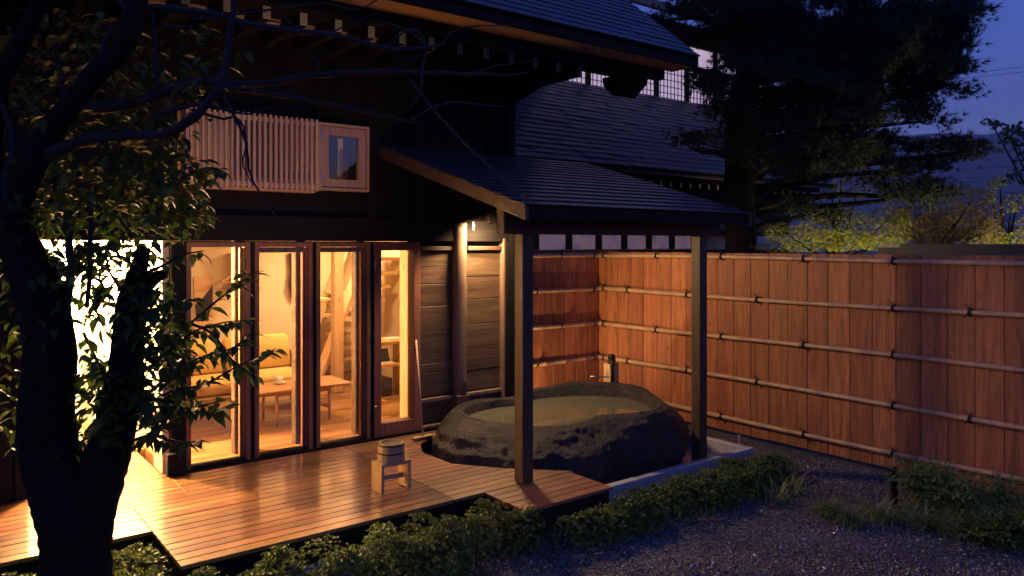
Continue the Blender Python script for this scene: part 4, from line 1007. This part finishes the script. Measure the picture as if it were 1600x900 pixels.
# ================================================================== HEDGE
SL_V = [(0, 0, 0), (-.14, .58, .05), (0, 1, .02), (.14, .58, .05)]
def rosette(nl=8, el=.5):
    v, f = [], []
    for k in range(nl):
        a = 2*math.pi*k/nl+random.uniform(-.3, .3); e = el+random.uniform(-.35, .55); i = len(v)
        d = np.array([math.cos(a)*math.cos(e), math.sin(a)*math.cos(e), math.sin(e)]); s_ = np.array([-math.sin(a), math.cos(a), 0]); u = np.cross(s_, d); L = random.uniform(.7, 1.1)
        for x, y_, z in SL_V: v.append(tuple((s_*x*1.5+d*y_+u*z)*L))
        f += [(i, i+1, i+2), (i, i+2, i+3)]
    return v, f
def hedge(name, label, cat, xs_, front, back, h, nclump, ncore, seed):
    rg = random.Random(seed)
    root = thing(name, (np.mean(xs_), front(np.mean(xs_)), 0), label, cat)
    pos, dirs = [], []
    lumps = [(rg.uniform(*xs_), rg.random(), rg.uniform(.12, .22), rg.uniform(-.11, .06)) for _ in range(int((xs_[1]-xs_[0])*16))]
    while len(pos) < nclump:
        x, w_, rr, dz = rg.choice(lumps); f_, b_ = front(x), back(x)
        edge = min(1, (x-xs_[0])/.25+.35, (xs_[1]-x)/.25+.35)
        hh = h(x)*edge*(1-.25*abs(2*w_-1)**2)+dz
        cy_ = f_+.12+(b_-f_-.24)*w_
        a = rg.uniform(0, 2*math.pi); e = rg.uniform(-.55, 1.5); d = Vector((math.cos(a)*math.cos(e), math.sin(a)*math.cos(e), math.sin(e))); rj = rr*rg.uniform(.7, 1.02)
        p = Vector((x, cy_, max(.08, hh-rr)))+d*rj
        if p.z < .02: p.z = rg.uniform(.02, .1)
        if p.y > b_+.02: continue
        pos.append(tuple(p)); n_ = (d*.8+Vector((0, 0, .7))).normalized(); dirs.append(tuple(n_))
    dirs = np.array(dirs); pos = np.array(pos); per = len(pos)//3
    for k in range(3):
        v, f = rosette(9, .75); q = slice(k*per, (k+1)*per)
        tang = rand_dirs(per); R_ = rots(np.cross(dirs[q], tang), dirs[q])
        scatter_mesh('foliage', 'hedge_leaf', v, f, pos[q], R_, RNG.uniform(.018, .034, per), root)
    sm = MB()
    for i in range(int((xs_[1]-xs_[0])*14)):
        x, w_, rr, dz = rg.choice(lumps); f_, b_ = front(x), back(x); y = f_+.15+(b_-f_-.3)*w_
        sm.tube([(x, y, 0), (x+rg.uniform(-.06, .06), y+rg.uniform(-.06, .06), h(x)*.45), (x+rg.uniform(-.15, .15), y+rg.uniform(-.12, .12), h(x)*.85)], [.008, .006, .003], 5)
    so_ = sm.build('stems', 'stem', root); so_['kind'] = 'stuff'
hedge('azalea_hedge', 'low clipped azalea hedge running along the deck and basin edge', 'hedge', (1.15, 7.1),
      lambda x: float(np.interp(x, [1.1, 3.0, 4.35, 5.8, 7.0], [4.46, 4.44, 4.26, 4.20, 4.24])), lambda x: float(np.interp(x, [1.1, 3.7, 3.8, 4.7, 4.8, 7.1], [5.14, 5.06, 4.62, 4.62, 4.74, 4.72]))+.02,
      lambda x: float(np.interp(x, [1.1, 2, 3.2, 4.2, 5, 6, 7.1], [.32, .38, .39, .27, .21, .21, .26])), 12500, 0, 3)
hedge('azalea_shrub', 'clipped azalea shrub filling the corner of the deck beside the tree trunk', 'shrub', (.05, 1.32), lambda x: 5.25, lambda x: 5.97, lambda x: .30, 2400, 0, 4)
hedge('azalea_shrub', 'clipped azalea shrub at the foot of the cherry tree in front of the left deck', 'shrub', (-1.3, .02), lambda x: 5.2, lambda x: 5.97, lambda x: .33, 1500, 0, 5)

# ================================================================== SMALL PLANTS BY THE GRAVEL
def grass_clump(c, label, nb_, L0, L1):
    root = thing('grass_clump', (c[0], c[1], 0), label, 'grass', None); m = MB()
    for i in range(nb_):
        a = random.uniform(0, 2*math.pi); L = random.uniform(L0, L1); lean = random.uniform(.4, 1.25); w_ = random.uniform(.005, .010)
        b_ = Vector((c[0]+random.gauss(0, .05), c[1]+random.gauss(0, .05), 0)); dh = Vector((math.cos(a), math.sin(a), 0)); sd = Vector((-math.sin(a), math.cos(a), 0))*w_
        i0 = len(m.v); K = 5
        for k in range(K+1):
            t = k/K; p = b_+dh*(L*lean*t*t*.9+L*.1*t)+Vector((0, 0, L*(t-.55*lean*t*t))); s_ = sd*(1-t*.92)
            m.v += [tuple(p-s_), tuple(p+s_)]
        for k in range(K): m.f.append((i0+2*k, i0+2*k+1, i0+2*k+3, i0+2*k+2))
    o = m.build('blades', 'grass', root, True, fix=False); o['kind'] = 'stuff'
for (x, y, lb, nb_) in ((1218, 785, 'small tuft of narrow grass beside the end of the azalea hedge', 60), (1295, 808, 'arching grass tuft on the gravel edge nearest the hedge end', 130), (1330, 822, 'arching dark grass tuft beside the gravel', 130),
                        (1385, 818, 'spreading grass tuft in front of the short dark stake', 130), (1440, 826, 'pale striped grass tuft before the feathery shrub', 110), (1480, 835, 'low grass tuft under the feathery shrub', 90), (1245, 770, 'thin grass tuft between hedge and fence', 50)):
    p = pZ(x, y, 0); grass_clump((p.x, p.y), lb, nb_, .16, .34)
def feathery(c, label, h, r, nst, mat, nl, ls):
    root = thing('leafy_shrub', (c[0], c[1], 0), label, 'shrub'); m = MB(); pos, dr = [], []
    for i in range(nst):
        a = random.uniform(0, 2*math.pi); rr = r*math.sqrt(random.random()); hh = h*random.uniform(.55, 1.05); top = Vector((c[0]+rr*math.cos(a), c[1]+rr*math.sin(a), hh))
        pts = [Vector((c[0]+random.gauss(0, .03), c[1]+random.gauss(0, .03), 0)), Vector((c[0]+rr*.4*math.cos(a), c[1]+rr*.4*math.sin(a), hh*.55)), top]; m.tube(pts, [.006, .004, .002], 5)
        for k in range(nl):
            u = random.uniform(.35, 1); p = pts[0].lerp(pts[1], u*2) if u < .5 else pts[1].lerp(pts[2], u*2-1)
            d = Vector((random.uniform(-1, 1), random.uniform(-1, 1), random.uniform(-.3, .5))).normalized()
            for q in range(5): pos.append(tuple(p+d*(.03+.035*q))); t = Vector((random.uniform(-1, 1), random.uniform(-1, 1), random.uniform(-.3, .4)))*.8+d; dr.append(tuple(t.normalized()))
    m.build('stems', 'stem', root)
    scatter_mesh('foliage', mat, LEAF_V, LEAF_F, np.array(pos), rots(dr), RNG.uniform(ls*.7, ls*1.2, len(pos)), root)
for (x, y, h, r, lb, mt, ns) in ((1440, 800, .42, .22, 'feathery green shrub growing beside the short dark stake', 'fern', 26), (1500, 815, .40, .22, 'feathery green shrub against the fence foot', 'fern', 22),
                                 (1560, 808, .42, .24, 'thin leafy shrub rising in front of the lowest bamboo rail', 'fern', 12), (1545, 850, .22, .3, 'low dark green shrub spreading over the gravel edge', 'hedge_leaf', 24), (1600, 850, .26, .3, 'low dark green shrub at the foot of the fence', 'hedge_leaf', 24)):
    p = pZ(x, y, 0); feathery((min(p.x, FXX-.16), p.y), lb, h, r, ns, mt, 14, .042)
p = pZ(1397, 792, 0)
tag(MB().tube([(p.x, p.y, 0), (p.x, p.y, .2), (p.x+.004, p.y, .36)], [.032, .031, .029], 8, True, .05).build('garden_stake', 'black_wood', None), 'short dark wooden stake standing among the grass tufts', 'stake')
p = pZ(1166, 700, .1)
tag(MB().tube([(p.x-.02, p.y+.06, .02), (p.x-.05, p.y+.06, .24)], [.012, .010], 7).build('garden_peg', 'light_wood', None), 'small pale wooden peg at the corner of the basin rim', 'stake')

# ================================================================== PINE
PD = 11.3
pine = thing('pine_tree', tuple(pd(1157, 635, PD).xy)+(0,), 'tall black pine with layered needle pads behind the fence', 'tree')
def ppath(pts, d0, d1): return bpath(pts, d0, d1, 5)
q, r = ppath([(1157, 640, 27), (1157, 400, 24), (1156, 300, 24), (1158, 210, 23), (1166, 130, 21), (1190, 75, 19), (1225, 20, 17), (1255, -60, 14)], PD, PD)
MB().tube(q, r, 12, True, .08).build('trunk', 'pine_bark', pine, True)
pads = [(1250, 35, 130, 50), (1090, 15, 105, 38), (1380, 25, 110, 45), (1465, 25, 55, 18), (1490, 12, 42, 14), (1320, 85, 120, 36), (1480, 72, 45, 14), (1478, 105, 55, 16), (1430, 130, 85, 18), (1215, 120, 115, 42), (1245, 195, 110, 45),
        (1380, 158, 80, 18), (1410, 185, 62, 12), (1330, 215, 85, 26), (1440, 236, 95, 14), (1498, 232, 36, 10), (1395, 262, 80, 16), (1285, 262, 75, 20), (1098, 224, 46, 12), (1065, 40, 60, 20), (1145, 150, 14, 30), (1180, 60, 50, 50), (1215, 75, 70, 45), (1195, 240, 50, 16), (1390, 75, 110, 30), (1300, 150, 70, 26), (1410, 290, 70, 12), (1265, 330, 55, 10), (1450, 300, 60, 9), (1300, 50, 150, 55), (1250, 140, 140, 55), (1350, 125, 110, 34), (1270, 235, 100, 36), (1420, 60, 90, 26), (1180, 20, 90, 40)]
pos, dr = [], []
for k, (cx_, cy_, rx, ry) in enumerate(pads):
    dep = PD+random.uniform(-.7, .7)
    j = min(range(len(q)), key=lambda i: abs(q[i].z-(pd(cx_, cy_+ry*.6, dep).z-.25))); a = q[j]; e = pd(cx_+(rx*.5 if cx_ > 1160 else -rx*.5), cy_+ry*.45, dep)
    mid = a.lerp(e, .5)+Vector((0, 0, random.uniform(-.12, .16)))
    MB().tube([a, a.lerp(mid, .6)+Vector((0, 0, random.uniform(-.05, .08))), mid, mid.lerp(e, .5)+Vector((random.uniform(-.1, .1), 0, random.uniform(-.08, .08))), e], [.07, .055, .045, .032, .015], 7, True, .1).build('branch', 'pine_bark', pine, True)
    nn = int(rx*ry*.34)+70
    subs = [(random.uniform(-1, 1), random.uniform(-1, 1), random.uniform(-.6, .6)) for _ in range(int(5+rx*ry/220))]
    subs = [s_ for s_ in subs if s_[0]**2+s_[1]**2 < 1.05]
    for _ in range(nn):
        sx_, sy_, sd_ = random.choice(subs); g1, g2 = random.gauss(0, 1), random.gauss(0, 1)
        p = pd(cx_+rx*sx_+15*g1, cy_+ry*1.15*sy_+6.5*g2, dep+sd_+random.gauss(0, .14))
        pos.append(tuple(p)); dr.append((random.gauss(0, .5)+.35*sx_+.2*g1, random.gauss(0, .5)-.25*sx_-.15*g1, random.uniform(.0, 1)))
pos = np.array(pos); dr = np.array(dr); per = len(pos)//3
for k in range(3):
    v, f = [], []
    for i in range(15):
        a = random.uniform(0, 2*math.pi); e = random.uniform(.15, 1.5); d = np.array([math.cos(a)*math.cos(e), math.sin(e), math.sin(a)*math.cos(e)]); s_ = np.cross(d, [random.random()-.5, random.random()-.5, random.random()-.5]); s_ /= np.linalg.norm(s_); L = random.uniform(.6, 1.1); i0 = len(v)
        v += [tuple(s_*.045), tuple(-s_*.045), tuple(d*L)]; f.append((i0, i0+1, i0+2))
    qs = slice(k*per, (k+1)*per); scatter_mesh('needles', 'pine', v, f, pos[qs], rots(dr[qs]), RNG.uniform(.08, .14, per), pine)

# ================================================================== TREES BEYOND THE FENCE
MP_V = [(0, 0, 0)]; MP_F = []
for k in range(7):
    a = math.pi/2+(k-3)*.72; L = [.45, .7, .95, 1.05, .95, .7, .45][k]; i0 = len(MP_V)
    MP_V += [(math.cos(a-.2)*L*.45, math.sin(a-.2)*L*.45, .02), (math.cos(a)*L, math.sin(a)*L, -.05), (math.cos(a+.2)*L*.45, math.sin(a+.2)*L*.45, .02)]; MP_F.append((0, i0, i0+1, i0+2))
def far_tree(name, label, base_px, dep, clumps, mat, ls, density, tr=7, tv=MP_V, tf=MP_F, zr=(-.5, .3), bark='twig'):
    b0 = pd(base_px, 400, dep); root = thing(name, (b0.x, b0.y, 0), label, 'tree', None)
    ms = MB(); top = Vector((b0.x, b0.y, CAMZ-.25)); ms.tube([(b0.x, b0.y, 0), (b0.x+.03, b0.y, 1.2), top], [tr*dep/FOC, tr*.9*dep/FOC, tr*.7*dep/FOC], 8, True, .06)
    pos, dr = [], []
    for (cx_, cy_, rx, ry) in clumps:
        dj = dep+random.uniform(-.5, .5); e = pd(cx_, cy_, dj); mid = top.lerp(e, .5)+Vector((0, 0, -.06)); ms.tube([top, mid, e], [tr*.45*dep/FOC, tr*.3*dep/FOC, .006], 6)
        for _ in range(int(rx*ry*density)+14):
            a = random.uniform(0, 2*math.pi); r_ = random.random()**.5
            pos.append(tuple(pd(cx_+rx*r_*math.cos(a), cy_+ry*r_*math.sin(a), dj+random.uniform(-.45, .45)))); t = random.uniform(0, 2*math.pi); dr.append((math.cos(t), math.sin(t), random.uniform(*zr)))
    ms.build('trunk', bark, root, True)
    up_ = rand_dirs(len(pos), .2, 1); scatter_mesh('foliage', mat, tv, tf, np.array(pos), rots(dr, up_), RNG.uniform(ls*.7, ls*1.3, len(pos)), root)
far_tree('maple_tree', 'maple lit yellow from below behind the fence', 1305, 11.2,
         [(1310, 375, 60, 18), (1350, 365, 50, 22), (1275, 360, 35, 18), (1390, 340, 35, 18), (1320, 340, 45, 14), (1285, 335, 30, 12), (1375, 380, 40, 12), (1260, 385, 40, 9), (1315, 275, 18, 14), (1340, 300, 22, 10), (1300, 300, 20, 12), (1400, 360, 26, 24), (1230, 365, 40, 14), (1215, 385, 40, 9)], 'maple', .036, .85, bark='pine_bark')
far_tree('garden_tree', 'reddish brown shrubby tree behind the fence right of the lit maple', 1450, 13.0,
         [(1430, 345, 40, 26), (1470, 330, 40, 24), (1510, 345, 40, 28), (1450, 370, 50, 16), (1520, 310, 30, 18), (1490, 370, 50, 14), (1405, 320, 26, 18), (1545, 335, 24, 26), (1490, 350, 60, 26), (1440, 360, 50, 24), (1530, 365, 40, 20)], 'maple_red', .036, 1.1, bark='pine_bark')
far_tree('garden_tree', 'yellow lit shrubby tree behind the fence near the red sign', 1570, 13.6,
         [(1560, 360, 34, 22), (1590, 375, 34, 12), (1548, 300, 10, 20), (1562, 285, 12, 10), (1590, 312, 26, 10), (1620, 350, 30, 20), (1540, 375, 34, 14), (1580, 325, 16, 8)], 'maple', .036, 1.1, bark='pine_bark')
far_tree('garden_tree', 'fresh green leafed branch of a garden tree hanging above the metal roof', 1680, 8.6,
         [(1585, 215, 22, 14), (1570, 200, 22, 10), (1548, 190, 18, 6), (1600, 240, 24, 16), (1595, 275, 24, 12), (1640, 220, 40, 40), (1650, 290, 40, 30), (1600, 200, 20, 10)], 'far_leaf', .07, .085, 6, LEAF_V, LEAF_F, (-.9, 0))
# uplights
for (x, dep, off, pw, lb, col) in ((1325, 10.6, (0, 0), 700, 'ground spotlight shining up into the maple', (1., .80, .32)), (1562, 12.9, (0, 0), 900, 'ground spotlight shining up into the yellow shrubby tree', (1., .80, .36))):
    b0 = pd(x, 400, dep); ug = thing('garden_spotlight', (b0.x, b0.y, 0), lb, 'lamp')
    MB().lathe((b0.x, b0.y, 0), [(.05, 0), (.02, .01), (.02, .15), (.05, .17), (.06, .28), (.05, .285)], 14).build('housing', 'iron', ug)
    MB().lathe((b0.x, b0.y, .286), [(.045, 0), (.045, .006)], 14).build('lens', 'lamp_warm', ug)
    tgt = pd(x+15, 350, dep+.8)-Vector((b0.x, b0.y, .3)); lamp('up_light', 'SPOT', (b0.x, b0.y, .31), pw, col, ug, .05, aim(tgt), 80, .6)
# metal roof right behind the fence
mrf = thing('metal_shed', (9.2, 2.6, 0), 'dark green metal shed roof just behind the long fence', 'shed')
ya = fYx(1412, 9.0)
MB().box(9.0, 10.2, -1.5, ya, 0, 2.18).build('wall', 'green_metal', mrf)
sh_ = MB().prism([(8.95, 2.30), (10.3, 2.22), (10.3, 2.26), (8.95, 2.385)], 'y', -1.6, ya+.02).build('roof', 'green_metal', mrf)
MB().box(8.93, 8.949, -1.6, ya+.02, 2.20, 2.33).build('fascia', 'green_metal', sh_)
MB().box(8.96, 9.6, ya+.021, fYx(1374, 9.0), 2.20, 2.345).build('lean_to', 'green_metal', mrf)
# far shop with red sign band
dS = 70.
sh0, sh1 = pd(1395, 372, dS), pd(1700, 372, dS)
fs = thing('distant_shop', (sh0.lerp(sh1, .5).x, sh0.lerp(sh1, .5).y, 0), 'far white roofed shop with a red sign band', 'building')
dv = (sh1-sh0).normalized(); nv = Vector((-dv.y, dv.x, 0))
def fbar(name, mat, par, xa, xb, ya_, yb_, th=.3, off=0.):
    A, B = pd(xa, ya_, dS)-nv*off, pd(xb, ya_, dS)-nv*off; hz_ = (yb_-ya_)/FOC*dS; A.z -= hz_/2; B.z -= hz_/2
    return MB().bar(A, B, th, hz_).build(name, mat, par)
wb = fbar('wall', 'concrete', fs, 1395, 1700, 356, 520, 6)
fbar('roof_edge', 'white_paint', wb, 1393, 1702, 350, 356, 6.6)
fbar('sign_band', 'red_paint', fs, 1566, 1720, 333, 350, .4, 3.5)
fbar('sign_band', 'red_paint', fs, 1400, 1500, 344, 349, .4, 3.5)
tc = bpy.data.curves.new('sign_lettering', 'FONT'); tc.body = 'ヨタ 店'; tc.size = .92; tc.extrude = .02
to = bpy.data.objects.new('sign_lettering', tc); C.objects.link(to)
dg = bpy.context.evaluated_depsgraph_get(); tm = bpy.data.meshes.new_from_object(to.evaluated_get(dg)); bpy.data.objects.remove(to)
if len(tm.vertices):
    tm.materials.clear(); tm.materials.append(M['white_paint'])
    lp = pd(1571, 348, dS)-nv*3.75
    o = place('sign_lettering', tm, lp, fs, (math.pi/2, 0, math.atan2(dv.y, dv.x)))
# power lines
for k, (xa, ya_, xb, yb_, d_) in enumerate(((1405, 278, 1620, 271, 90), (1405, 284, 1620, 280, 90), (1500, 300, 1620, 296, 80), (1400, 262, 1620, 258, 95), (1500, 306, 1620, 310, 80), (1505, 108, 1640, 93, 40), (1505, 115, 1640, 101, 40))):
    A, B = pd(xa-300, ya_+(ya_-yb_)*300/(xb-xa), d_), pd(xb+200, yb_-(ya_-yb_)*200/(xb-xa), d_)
    pts = [A.lerp(B, t)-Vector((0, 0, .25*4*t*(1-t))) for t in np.linspace(0, 1, 13)]
    o = MB().tube(pts, .022 if d_ > 50 else .012, 5).build('power_line', 'wire', None, True)
    tag(o, 'thin dark overhead power line crossing in front of the wooded hill' if k < 5 else 'thin dark overhead wire crossing the open sky beside the pine', 'wire', 'overhead power lines before the hill' if k < 5 else 'overhead wires in the open sky')

# ================================================================== AIR
hz = MB().box(-60, 1750, -400, 1900, -1.5, 330).build('haze', 'wire', None)
hm = bpy.data.materials.new('haze_air'); hm.use_nodes = True; hn, hl = hm.node_tree.nodes, hm.node_tree.links
hn.remove(hn['Principled BSDF']); pv = hn.new('ShaderNodeVolumePrincipled'); pv.inputs['Density'].default_value = .00045; pv.inputs['Color'].default_value = (.9, .92, 1, 1); pv.inputs['Anisotropy'].default_value = 0
hl.new(pv.outputs[0], hn['Material Output'].inputs['Volume'])
hz.data.materials.clear(); hz.data.materials.append(hm); tag(hz, 'thin blue evening haze in front of the hill', None, None, 'stuff')
